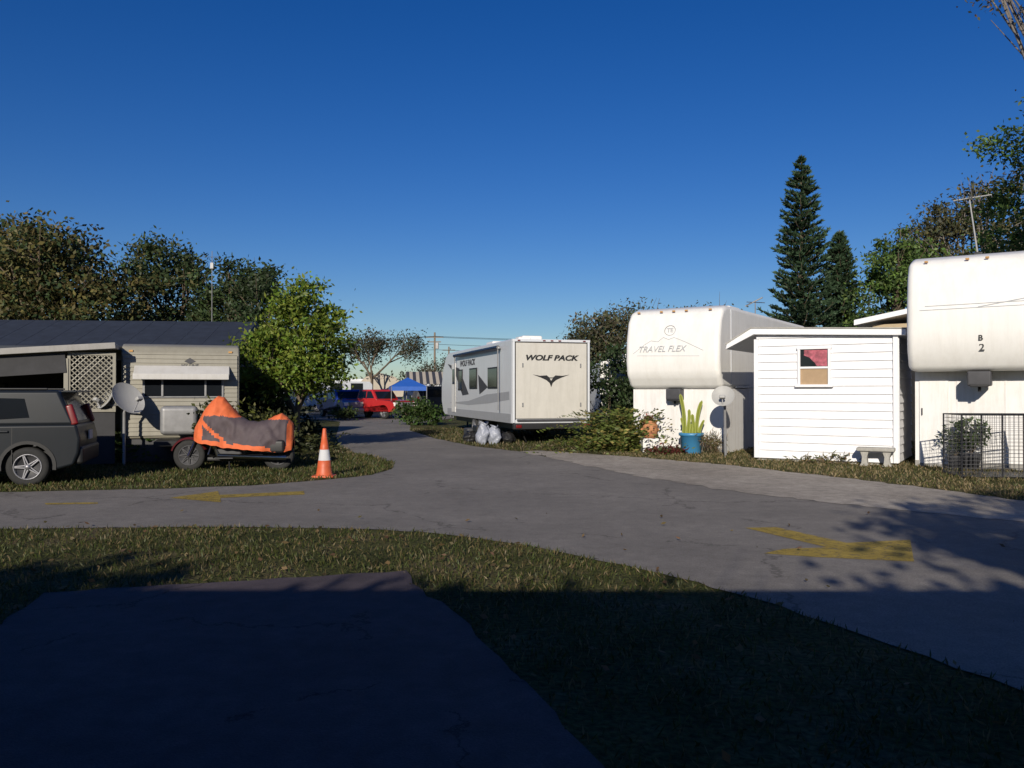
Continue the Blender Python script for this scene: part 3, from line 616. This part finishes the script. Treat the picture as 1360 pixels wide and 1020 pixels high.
tubes("fork",mc,[((.33,s*.1,.31),(.66,s*.1,1.0),.03,.03) for s in(-1,1)],M['chrome'],8)
box("engine",mc,(1.15,0,.40),(.5,.34,.34),M['dgrey'],.05)
tubes("exhaust",mc,[((.95,-.22,.32),(2.3,-.26,.27),.04,.045),((.95,.22,.32),(2.3,.26,.27),.04,.045),((.85,-.12,.5),(.95,-.22,.32),.03,.04)],M['chrome'],10)
tubes("crash_bar",mc,[((.78,-.3,.35),(.88,-.32,.62),.018,.018),((.78,-.3,.35),(.88,-.05,.28),.018,.018),((.88,-.32,.62),(.93,-.05,.7),.018,.018)],M['chrome'],8)
box("frame",mc,(1.25,0,.24),(1.1,.22,.08),M['black'],.02); box("saddlebag",mc,(2.02,-.27,.5),(.5,.14,.26),M['black'],.05); box("saddlebag",mc,(2.02,.27,.5),(.5,.14,.26),M['black'],.05)
box("floorboard",mc,(1.1,-.28,.27),(.35,.12,.03),M['black'],.01)
tubes("kickstand",mc,[((1.15,-.15,.25),(1.2,-.32,.01),.015,.015)],M['black'],6)
# ------------------------------------------------------------ cone
cn=E("traffic_cone",P(431,634)+(0,))
lathe("body",cn,[(.165,.04),(.15,.06),(.128,.2),(.112,.32),(.110,.321),(.085,.52),(.083,.521),(.078,.56),(.066,.65),(.064,.651),(.034,.88),(.03,.91),(.02,.915),(.018,.90)],[M['cone'],M['conew']],28,midx=[0,0,0,0,1,1,0,0,0,0,0,0,0])
prism("base",cn,[(-.17,-.2),(.17,-.2),(.2,-.17),(.2,.17),(.17,.2),(-.17,.2),(-.2,.17),(-.2,-.17)],'z',.008,.045,M['cone'],.01)
# ------------------------------------------------------------ satellite dishes
def dish(parent,c,aim,r,sx=1.0):
    e=bpy.data.objects.new("dish_head",None); e.location=c; e.rotation_euler=Vector(aim).to_track_quat('Z','Y').to_euler(); link(e,parent)
    prof=[(r*k/8,.22*r*(k/8)**2) for k in range(9)]+[(r*1.01,.225*r),(r,.20*r)]+[(r*k/8,.22*r*(k/8)**2-.015) for k in range(7,-1,-1)]
    o=lathe("reflector",e,prof,M['grey2'],28); o.scale=(sx,1,1)
    tubes("feed_arm",e,[((0,-r*.95,.0),(0,-r*.5,r*.85),.018,.014)],M['grey'],6); box("feed_horn",e,(0,-r*.46,r*.9),(.14,.08,.1),M['grey2'],.02)
    box("bracket",e,(0,0,-.06),(.16,.16,.1),M['grey'],.01)
d1=E("satellite_dish",P(165,619)+(0,)); tubes("pole",d1,[((0,0,0),(0,0,1.15),.03,.03)],M['grey'],10)
dish(d1,(.10,-.12,1.42),(.75,-.35,.5),.38,1.0)
tubes("cross_arm",d1,[((-.35,0,1.3),(.15,0,1.32),.02,.02),((0,0,1.15),(.1,-.05,1.4),.025,.025)],M['grey'],6); dish(d1,(-.38,.0,1.40),(-.45,-.6,.5),.22)
d2=E("satellite_dish",(5.22,20.25,0)); tubes("pole",d2,[((0,0,0),(-.02,0,1.45),.03,.03)],M['grey'],10); dish(d2,(-.08,-.10,1.47),(-.3,-.85,.45),.27)
# ------------------------------------------------------------ pot + cactus
px,py=P(918,602); pt=E("cactus_in_blue_pot",(px,py,0))
lathe("pot",pt,[(.0,.0),(.23,.0),(.25,.02),(.285,.45),(.32,.46),(.325,.53),(.30,.535),(.285,.47),(0,.45)],M['bluepot'],28)
def column(x,y,h,r,lean):
    V=[];Fc=[]; nr=12; ns=20; ph=random.random()*6
    for i in range(ns+1):
        t=i/ns; z=.42+h*t; rr=r*(1-.15*t)*(1+.06*math.sin(t*9+ph))*(1 if t<.9 else math.sqrt(max(0.02,1-((t-.9)/.1)**2)))
        for j in range(nr*2):
            a=math.pi*j/nr; q=rr*(1 if j%2==0 else .62); V.append((x+lean[0]*t*t+.012*math.sin(t*5+ph)+q*math.cos(a),y+lean[1]*t+q*math.sin(a),z))
    m=nr*2
    for i in range(ns):
        for j in range(m): Fc.append((i*m+j,i*m+(j+1)%m,(i+1)*m+(j+1)%m,(i+1)*m+j))
    Fc.append(tuple(ns*m+j for j in range(m)))
    mo("cactus_column",pt,V,Fc,M['cactus'])
column(-.18,-.02,1.12,.055,(-.10,0)); column(-.06,.06,.72,.05,(.02,.02)); column(.05,-.06,.60,.05,(-.03,-.02)); column(.12,.02,.95,.055,(.17,0)); column(.20,-.05,.45,.045,(.10,-.02))
column(-.02,-.1,.35,.045,(0,0)); column(-.13,.08,.5,.045,(-.12,0))
px,py=P(863,601); pb=E("planter_stand",(px,py,0))
box("block",pb,(0,0,.19),(.42,.36,.38),M['skirt'],.015); text("block_number",pb,"31",.13,(0,-.184,.2),(math.pi/2,0,0),M['black'])
lathe("head_pot",pb,[(0,.38),(.13,.38),(.19,.46),(.205,.58),(.20,.72),(.17,.78),(.20,.80),(.20,.84),(.17,.84),(.16,.78),(0,.76)],M['terra'],24)
for s in(-1,1): lathe("eye",pb,[(0,.03),(.02,.02),(.025,0)],M['black'],10,loc=(s*.07,-.185,.64),rot=(math.radians(90),0,0)); lathe("handle",pb,[(0,.05),(.04,.03),(.05,0)],M['terra'],10,loc=(s*.2,0,.6),rot=(0,s*math.radians(90),0))
lathe("nose",pb,[(0,.05),(.02,.03),(.03,0)],M['terra'],10,loc=(0,-.2,.58),rot=(math.radians(90),0,0)); box("mouth",pb,(0,-.192,.52),(.1,.02,.02),M['redcloth'],.005)
pts,cols,_=crown([(0,0,.90,.18,.16,.08)],12,180,.08,(.15,.12,.05),(.3,.08,.05),.4); leaves("pot_plant",pb,pts,.07,.03,cols,LEAF)
px,py=P(884,603); bush("red_leaf_plant",(px,py,0),[(0,0,.06,.6,.2,.10)],40,800,.1,.11,.04,(.13,.035,.03),(.07,.09,.03),.4)
px,py=P(945,603); bush("dry_shrub",(px,py,0),[(0,0,.3,.35,.2,.35)],34,700,.12,.14,.02,(.12,.11,.05),(.22,.16,.1),.4)
px,py=P(1163,619); cb=E("concrete_bench",(px,py,0),-28)
box("seat",cb,(0,0,.36),(.75,.36,.08),M['conc'],.02)
for s in(-1,1): prism("pedestal",cb,[(s*.22-.10,.0),(s*.22+.10,.0),(s*.22+.06,.08),(s*.22+.05,.2),(s*.22+.09,.32),(s*.22-.09,.32),(s*.22-.05,.2),(s*.22-.06,.08)],'y',-.13,.13,M['conc'],.01)
gb=E("trash_bags",P(648,590)+(0,))
for k,(x,y,r,h) in enumerate(((-.17,0,.21,.66),(.19,.05,.20,.56),(.62,.35,.22,.36),(-.6,.5,.22,.36))):
    V=[];Fc=[]; ns,nr=18,26
    for i in range(ns+1):
        t=i/ns
        prof=(math.sin(math.pi*(.14+.72*t/.84))**.6) if t<.84 else .36+.25*(t-.84)/.16
        for j in range(nr):
            a=2*math.pi*j/nr; nn=mnoise.noise(Vector((math.cos(a)*1.6+k*5,math.sin(a)*1.6,t*2.5)))+.5*mnoise.noise(Vector((math.cos(a)*4+k*5,math.sin(a)*4,t*6)))
            q=r*prof*(1+.38*nn); V.append((x+q*math.cos(a)+.06*t*math.sin(k*2.+1),y+q*math.sin(a),h*t*(1+.07*math.sin(2*a+k))))
    for i in range(ns):
        for j in range(nr): Fc.append((i*nr+j,i*nr+(j+1)%nr,(i+1)*nr+(j+1)%nr,(i+1)*nr+j))
    Fc.append(tuple(ns*nr+j for j in range(nr)))
    mo("bag",gb,V,Fc,M['bag'] if k<2 else M['black'],smooth=True)
cg=E("wire_dog_crate",(8.28,15.25,0),-8); seg=[];CW,CD,CH=1.45,.9,1.17
for i in range(19):
    x=CW*i/18
    for y in(0,CD): seg.append(((x,y,.02),(x,y,CH),.004,.004))
    seg.append(((x,0,CH),(x,CD,CH),.004,.004))
for i in range(12):
    y=CD*i/11
    for x in(0,CW): seg.append(((x,y,.02),(x,y,CH),.004,.004))
for i in range(17):
    z=.05+(CH-.05)*i/16
    for a,b in(((0,0,z),(CW,0,z)),((0,CD,z),(CW,CD,z)),((0,0,z),(0,CD,z)),((CW,0,z),(CW,CD,z))): seg.append((a,b,.004,.004))
tubes("wire_mesh",cg,seg,M['dgrey'],4,False)
seg=[]
for x in(0,CW*.48,CW):
    for y in(0,CD): seg.append(((x,y,0),(x,y,CH+.01),.014,.014))
for z in(.03,CH):
    for a,b in(((0,0,z),(CW,0,z)),((0,CD,z),(CW,CD,z)),((0,0,z),(0,CD,z)),((CW,0,z),(CW,CD,z))): seg.append((a,b,.012,.012))
tubes("frame",cg,seg,M['black'],6); box("tray",cg,(CW/2,CD/2,.02),(CW-.05,CD-.05,.03),M['black'])
pp=E("potted_plant",(9.35,16.9,0)); lathe("pot",pp,[(0,0),(.14,0),(.19,.28),(.21,.3),(.21,.33),(.17,.32),(0,.3)],M['dgrey'],20)
pts,cols,cc=crown([(0,0,.75,.28,.28,.3)],24,420,.12,(.06,.09,.03)); leaves("foliage",pp,pts,.11,.05,cols,LEAF); tubes("stems",pp,[((0,0,.3),tuple(c),.01,.004) for c in cc[:10]],M['bark'],5)
pp=E("potted_plant",(9.15,17.1,0)); lathe("pot",pp,[(0,0),(.12,0),(.16,.24),(.17,.28),(0,.26)],M['dgrey'],20)
pts,cols,cc=crown([(0,0,.6,.22,.22,.35)],20,300,.1,(.07,.1,.03)); leaves("foliage",pp,pts,.12,.03,cols,LEAF); tubes("stems",pp,[((0,0,.26),tuple(c),.01,.004) for c in cc[:8]],M['bark'],5)
# ------------------------------------------------------------ far centre
def rvbox(name,loc,rz,L,W,Ht):
    t=E(name,(loc[0],loc[1],0),rz); prism("shell",t,[(-L/2,.6),(-L/2-.1,1.5),(-L/2+.2,Ht-.1),(-L/2+.5,Ht),(L/2-.2,Ht),(L/2,Ht-.2),(L/2,.6)],'y',-W/2,W/2,M['rvside'],.05)
    for x in(-L*.3,0,L*.28): box("window",t,(x,-W/2-.01,1.9),(.9,.04,.55),M['glass'])
    box("stripe",t,(0,-W/2-.006,1.3),(L-.4,.01,.12),M['insulator'])
    for x in(-.4,.4): wheel(t,"wheel",(x,-W/2+.1,.34),.34,.2)
    return t
rvbox("travel_trailer",(-15,66),8,7,2.4,2.6); rvbox("travel_trailer",(-12.8,58),35,5.5,2.4,2.3); rvbox("travel_trailer",(-3,74),0,8,2.4,2.9); rvbox("travel_trailer",(-9.2,68),4,5,2.4,2.5)
cn1=E("canopy_tent",(-10.2,64,0),10)
prism("top",cn1,[(-1.8,2.0),(-1.1,2.7),(0,3.0),(1.1,2.7),(1.8,2.0),(1.7,1.2),(-1.7,1.2)],'y',-1.8,1.8,M['beige'],.02)
for x in(-1.7,1.7):
    for y in(-1.7,1.7): box("leg",cn1,(x,y,.6),(.06,.06,1.2),M['grey'])
def canopy(loc,rz,s,h,pk,m):
    t=E("canopy_tent",(loc[0],loc[1],0),rz)
    mo("top",t,[(-s,-s,h),(s,-s,h),(s,s,h),(-s,s,h),(0,0,pk)],[(0,1,4),(1,2,4),(2,3,4),(3,0,4)],m)
    for a,b in(((-s,-s),(s,-s)),((s,-s),(s,s)),((s,s),(-s,s)),((-s,s),(-s,-s))):
        mo("valance",t,[(a[0],a[1],h-.25),(b[0],b[1],h-.25),(b[0],b[1],h-.002),(a[0],a[1],h-.002)],[(0,1,2,3)],m)
    for x in(-s,s):
        for y in(-s,s): tubes("leg",t,[((x*.99,y*.99,0),(x*.99,y*.99,h),.03,.03)],M['grey'],6)
    return t
canopy((-6.3,50),12,1.05,1.9,2.45,M['tarpblue'])
aw=E("striped_awning",(-5.2,51,0),8)
for i in range(14):
    x=-1.3+.2*i
    mo("stripe_%d"%(i+1),aw,[(x,-1.2,2.05),(x+.2,-1.2,2.05),(x+.2,1.2,2.85),(x,1.2,2.85)],[(0,1,2,3)],M['beige'] if i%2 else M['dgrey'])
for x in(-1.3,1.5):
    for y,h in((-1.2,2.05),(1.2,2.85)): tubes("post",aw,[((x,y,0),(x,y,h),.03,.03)],M['grey'],6)
bush("shrub",(-4.7,39.5,0),[(0,0,.7,1.0,.7,.65),(.8,0,.5,.7,.6,.5)],60,2600,.3,.16,.09,(.05,.085,.022))
bush("shrub",(-9.3,46,0),[(0,0,.4,.7,.5,.3)],30,700,.3,.16,.09,(.05,.07,.022))
pv=E("parked_van",(-5.6,56,0),10); prism("body",pv,[(-1.0,.4),(-1.05,1.2),(-.8,1.95),(.8,1.95),(1.05,1.2),(1.0,.4)],'y',-2.4,2.4,M['dgrey'],.08); box("rear_window",pv,(0,-2.41,1.5),(1.3,.02,.5),M['glass'])
for s in(-1,1): box("tail_light",pv,(s*.88,-2.41,1.1),(.12,.04,.35),M['redlens']); wheel(pv,"wheel",(s*.85,-1.5,.33),.33,.2,'x'); wheel(pv,"wheel",(s*.85,1.5,.33),.33,.2,'x')
up=E("utility_pole",(-9.8,105,0)); tubes("pole",up,[((0,0,0),(0,0,9.1),.16,.11)],M['wood'],8); box("crossarm",up,(0,0,8.5),(2.2,.12,.14),M['wood']); box("transformer",up,(.3,0,7.4),(.4,.4,.8),M['grey'],.05); box("crossarm_lower",up,(0,0,7.9),(1.6,.12,.12),M['wood'])
up2=E("utility_pole",(-9.0,118,0)); tubes("pole",up2,[((0,0,0),(0,0,8.0),.14,.1)],M['wood'],8); box("crossarm",up2,(0,0,7.5),(1.8,.12,.12),M['wood'])
seg=[]
for dz,dy in((8.6,-.1),(8.55,.9),(7.6,0),(6.9,0)):
    for xa,xb in((-60,-9.8),(-9.8,45)):
        pr=None
        for k in range(15):
            t=k/14; q=(xa+(xb-xa)*t,105+dy,dz-1.2*4*t*(1-t)*.5)
            if pr: seg.append((pr,q,.03,.03))
            pr=q
tubes("power_lines",None,seg,M['black'],4)
# ------------------------------------------------------------ trees
tree("citrus_tree",(-5.75,22.3),2.0,.11,[(0,0,2.9,1.3,1.3,1.2),(-.65,0,2.25,.95,.9,.8),(.5,0,2.35,.95,.9,.85),(.1,0,3.85,.8,.8,.75)],150,12500,.36,.13,.065,(.11,.165,.022),(.19,.225,.035),.25,shell=.4)
OL=(.105,.093,.034); DG=(.045,.07,.027)
tree("oak_tree",(-21.5,38),4,.35,[(0,0,6.0,3.2,3,2.6),(2.8,0,5.2,2.6,2.6,2.2),(-2.8,0,6.2,2.6,2.6,2.2),(.6,-1,8.0,1.9,2,1.2),(0,-1,4.2,4,2,1.4)],210,24000,.8,.24,.13,OL,DG,.3)
tree("oak_tree",(-26,40),4,.3,[(0,0,6.2,3.2,3,3.0),(1.5,0,8,2,2,1.6)],110,13000,.8,.24,.13,(.065,.07,.027),DG,.3)
tree("oak_tree",(-17.4,43),4,.3,[(0,0,6.0,2.9,2.8,2.6),(-.8,0,8.2,1.6,2,1.2),(2.4,0,5.0,1.8,2,1.8),(0,0,4,3,2,1.5)],150,19000,.75,.24,.12,(.05,.075,.029),OL,.15)
tree("oak_tree",(-13.8,41),3.5,.25,[(0,0,5.2,1.9,2,2.0),(.5,0,6.9,1.3,1.4,1.0),(-1.2,0,4.0,1.6,2,1.5)],100,12000,.6,.22,.11,(.048,.072,.027),None,.1)
tree("oak_tree",(-11.9,39),3.5,.2,[(0,0,5.0,1.4,1.5,1.9),(.1,0,6.7,.9,1.0,.8),(.2,0,3,1.5,1.5,1.3)],90,10000,.5,.2,.10,(.043,.065,.027),None,.1)
bush("hedge",(-12,27,0),[(0,0,1.2,2.8,1,1.2),(3.2,0,1.1,1.6,1,1.1)],120,6000,.4,.16,.09,(.025,.04,.015))
bush("hedge",(-7.6,24.4,0),[(0,0,1.4,1.3,.8,1.5),(1.4,-.4,.5,.6,.6,.55)],90,5500,.35,.14,.08,(.020,.030,.012))
def baretree(name,base,h,r,spread,n,leafcol,nleafs):
    t=E(name,(base[0],base[1],0)); segs=[];tips=[]
    def br(p,d,l,r,k):
        q=p+d*l; segs.append((p,q,r,r*.7)); 
        if k==0: tips.append(q); return
        for _ in range(3 if k>1 else 4):
            nd=(d+Vector((random.gauss(0,1),random.gauss(0,1),random.gauss(.25,.7)))*spread).normalized()
            br(p.lerp(q,random.uniform(.45,1)),nd,l*random.uniform(.55,.85),r*.6,k-1)
        if k<3: tips.append(q)
    br(Vector((0,0,0)),Vector((.03,0,1)),h*.3,r,n)
    tubes("trunk_and_limbs",t,segs,M['bark'],5)
    tp=np.array([tuple(v) for v in tips]); idx=rng.integers(0,len(tp),nleafs); pts=tp[idx]+rng.normal(size=(nleafs,3))*.3
    leaves("foliage",t,pts,.18,.09,colmix(nleafs,leafcol,.3),LEAF)
baretree("bare_tree",(-10.2,60),9.0,.14,.5,5,(.055,.058,.03),4200)
baretree("bare_tree",(-7.6,72),7.0,.13,.55,5,(.05,.05,.03),2200)
tree("oak_tree",(6.9,62),4,.3,[(0,0,5.0,3.0,3,2.4),(2.2,0,6.4,2.2,2.2,1.6),(-1.8,0,4.2,2.0,2,1.6),(4.4,0,5.6,2.4,2.2,2.0)],150,14000,.8,.28,.14,(.08,.088,.042),(.11,.095,.065),.3,shell=.3,nl=50)
tree("oak_tree",(14.8,64),4,.3,[(0,0,6.2,2.6,2.6,2.2)],70,5000,.7,.26,.12,(.08,.088,.05),(.12,.10,.07),.3,nl=40)
def norfolk(base,Ht,R,z0):
    t=E("norfolk_pine",(base[0],base[1],0)); segs=[((0,0,0),(0,0,Ht*.5),.26,.15),((0,0,Ht*.5),(0,0,Ht),.15,.02)]; P_=[];Dr=[];C=[]
    nw=32
    for i in range(nw):
        u=i/(nw-1); z=z0+(Ht-z0-.35)*u**.95; rad=R*(1-u)**.72*(.76+.38*random.random())+.12
        k=8; off=random.random()*6
        for j in range(k):
            if random.random()<.08: continue
            a=off+2*math.pi*j/k+random.uniform(-.2,.2); ln=rad*random.uniform(.72,1.15); dr=Vector((math.cos(a),math.sin(a),0)); zo=random.uniform(-.1,.1)
            side=Vector((-dr.y,dr.x,0))
            m=int(32+ln*80)
            prev=None
            for s in range(7):
                v=s/6; q=Vector((0,0,z+zo))+dr*ln*v+Vector((0,0,ln*(-.14*v+.42*v*v)))
                if prev is not None: segs.append((prev,q,.03*(1-v*.6),.03*(1-v)+.004))
                prev=q
            br=.6+.8*random.random()
            for _ in range(m):
                v=.12+.88*random.random(); q=Vector((0,0,z+zo))+dr*ln*v+Vector((0,0,ln*(-.14*v+.42*v*v)))
                w=random.choice((-1,1)); lat=random.random()*.28*ln*(1-v*.7)
                q=q+side*w*lat+Vector((0,0,lat*.2)); P_.append(tuple(q)); dd=dr*.6+side*w*.5+Vector((0,0,.55)); Dr.append(tuple(dd)); 
                C.append((.058*br,.100*br,.052*br))
    leaves("foliage",t,np.array(P_),.23,.08,np.array(C),LEAF,dirs=np.array(Dr),jit=.3); tubes("trunk_and_branches",t,segs,M['bark'],5)
norfolk((15.75,45),14.5,2.45,2.2); norfolk((18.4,46.5),10.7,1.9,2.0)
GR=(.10,.16,.04)
tree("leafy_tree",(20.0,44),4,.25,[(0,0,5.6,1.9,2,2.8),(.2,0,8.6,1.4,1.5,1.7),(1.6,0,7.5,1.6,1.6,2)],130,14000,.55,.22,.11,GR,DG,.2)
tree("oak_tree",(25.5,46),5,.35,[(0,0,8,3,3,4),(2.5,0,11.3,2.8,2.5,2.4),(-1.8,0,10.4,1.8,1.8,1.5),(5,0,9,3.2,3,3.5),(-2.6,0,7.5,1.8,2,2.5)],220,20000,.75,.24,.12,(.075,.078,.044),OL,.3,nl=70,barkm=M['greybark'])
tree("leafy_tree",(19.2,29.5),5,.3,[(0,0,8.0,2.0,2.5,2.4),(.9,0,10.9,1.9,2,1.7),(-1.2,0,10.4,1.0,1.2,.6),(-.9,0,6.2,1.5,1.8,1.4)],130,12000,.5,.18,.09,GR,(.07,.11,.03),.3,shell=.4)
tree("oak_tree",(15.2,21),6,.3,[(0,0,13.0,2.9,2.6,1.5),(-1.8,0,12.0,1.4,1.2,.7),(2.5,1,11,3,3,2.5)],80,6500,.45,.13,.06,(.08,.085,.04),(.15,.11,.07),.4,shell=.5,nl=80,barkm=M['greybark'])
# shade trees behind the camera
tree("shade_oak",(2.6,-6.9),3.4,.3,[(1.0,.8,5.7,2.7,2.2,1.5),(3.6,1,5.8,2.8,2.2,1.5),(6.4,.7,5.7,2.8,2.4,1.5),(3.6,1.0,4.6,3.2,2.0,1.2),(7.5,1.2,4.0,3,2,1.4),(5.4,.8,3.2,2.0,2,1.3),(9.5,1,5.4,2.4,2,1.5)],270,30000,.65,.24,.15,DG,None)
tree("shade_oak",(-6.5,-7.2),2.6,.2,[(0,0,4.9,2.2,1.6,.9),(-3.2,0,5.0,2.2,1.6,.95),(2.8,0,4.6,1.6,1.5,.8),(-6.5,0,4.9,2.4,1.6,1.0),(5.0,0,4.6,1.6,1.5,.8),(7.2,0,4.6,1.4,1.5,.7)],190,14000,.5,.24,.14,DG,None)
def fern(name,loc,n,L,spread,col,alt,z0=0):
    t=E(name,loc); P_=[];D=[];C=[]
    for i in range(n):
        a=random.uniform(0,6.28); el=random.uniform(.35,1.4); ln=L*random.uniform(.6,1.1); bx=random.gauss(0,spread[0]);by=random.gauss(0,spread[1]); br=.6+.8*random.random()
        for k in range(30):
            v=k/30; r=ln*v*math.cos(el)*(.6+.6*v); z=ln*v*math.sin(el)-ln*.45*v**3
            p=(bx+r*math.cos(a),by+r*math.sin(a),max(.02,z)); sd_=random.choice((-1,1)); P_.append(p); D.append((-math.sin(a)*sd_+.4*math.cos(a),math.cos(a)*sd_+.4*math.sin(a),.15))
            c=col if random.random()>.25 else alt; q=br*(.8+.4*random.random()); C.append(tuple(x*q for x in c))
    leaves("fronds",t,np.array(P_),.13,.045,np.array(C),LEAF,dirs=np.array(D),jit=.2)
fern("fern_bush",(2.78,22.2,0),220,2.0,(.32,.22),(.10,.13,.03),(.24,.20,.06))
fern("fern_bush",P(190,612)+(0,),110,1.25,(.35,.25),(.05,.10,.022),(.08,.12,.028))
fern("fern_bush",P(133,606)+(0,),90,1.4,(.3,.25),(.04,.058,.02),(.07,.08,.03))
fern("fern_bush",P(390,598)+(0,),80,.9,(.5,.3),(.05,.06,.025),(.08,.08,.03))
fern("fern_bush",(2.0,24.3,0),30,.5,(.35,.2),(.08,.09,.03),(.2,.16,.06))
bush("hibiscus_shrub",(-6.3,18.2,0),[(0,0,.9,.9,.45,.6),(.9,.2,.7,.7,.4,.5)],60,2500,.25,.12,.06,(.08,.085,.02),(.035,.04,.018),.4)
bush("tall_hedge",(3.5,29.5,0),[(0,0,1.7,1.3,1.5,1.6),(1.3,0,1.6,1.2,1.4,1.3)],90,7000,.4,.14,.08,(.035,.055,.022))
wb=E("white_trailer",(3.3,31,0),0); prism("shell",wb,[(0,.6),(0,2.7),(1.2,3.1),(3,3.1),(3,.6)],'y',0,4,M['white'],.05); box("window",wb,(1.6,-.02,2.0),(.9,.05,.5),M['glass'])
bush("weeds",P(1110,616)+(0,),[(0,0,.08,1.2,.12,.1)],40,500,.1,.12,.03,(.10,.10,.04),(.25,.18,.1),.3)
bl=[]
for i in range(46):
    x=-95+4.6*i; bl.append((x,random.uniform(-6,8),random.uniform(1.2,2.6),3.4,3,random.uniform(1.8,3.2)))
dt=E("distant_trees",(0,135,0)); pts,cols,_=crown(bl,420,24000,1.3,(.075,.085,.052),(.10,.095,.065),.3,.2); leaves("foliage",dt,pts,.55,.3,cols,LEAF); 
tubes("trunks",dt,[((b[0],b[1],0),(b[0],b[1],b[2]+1),.25,.12) for b in bl],M['bark'],5)
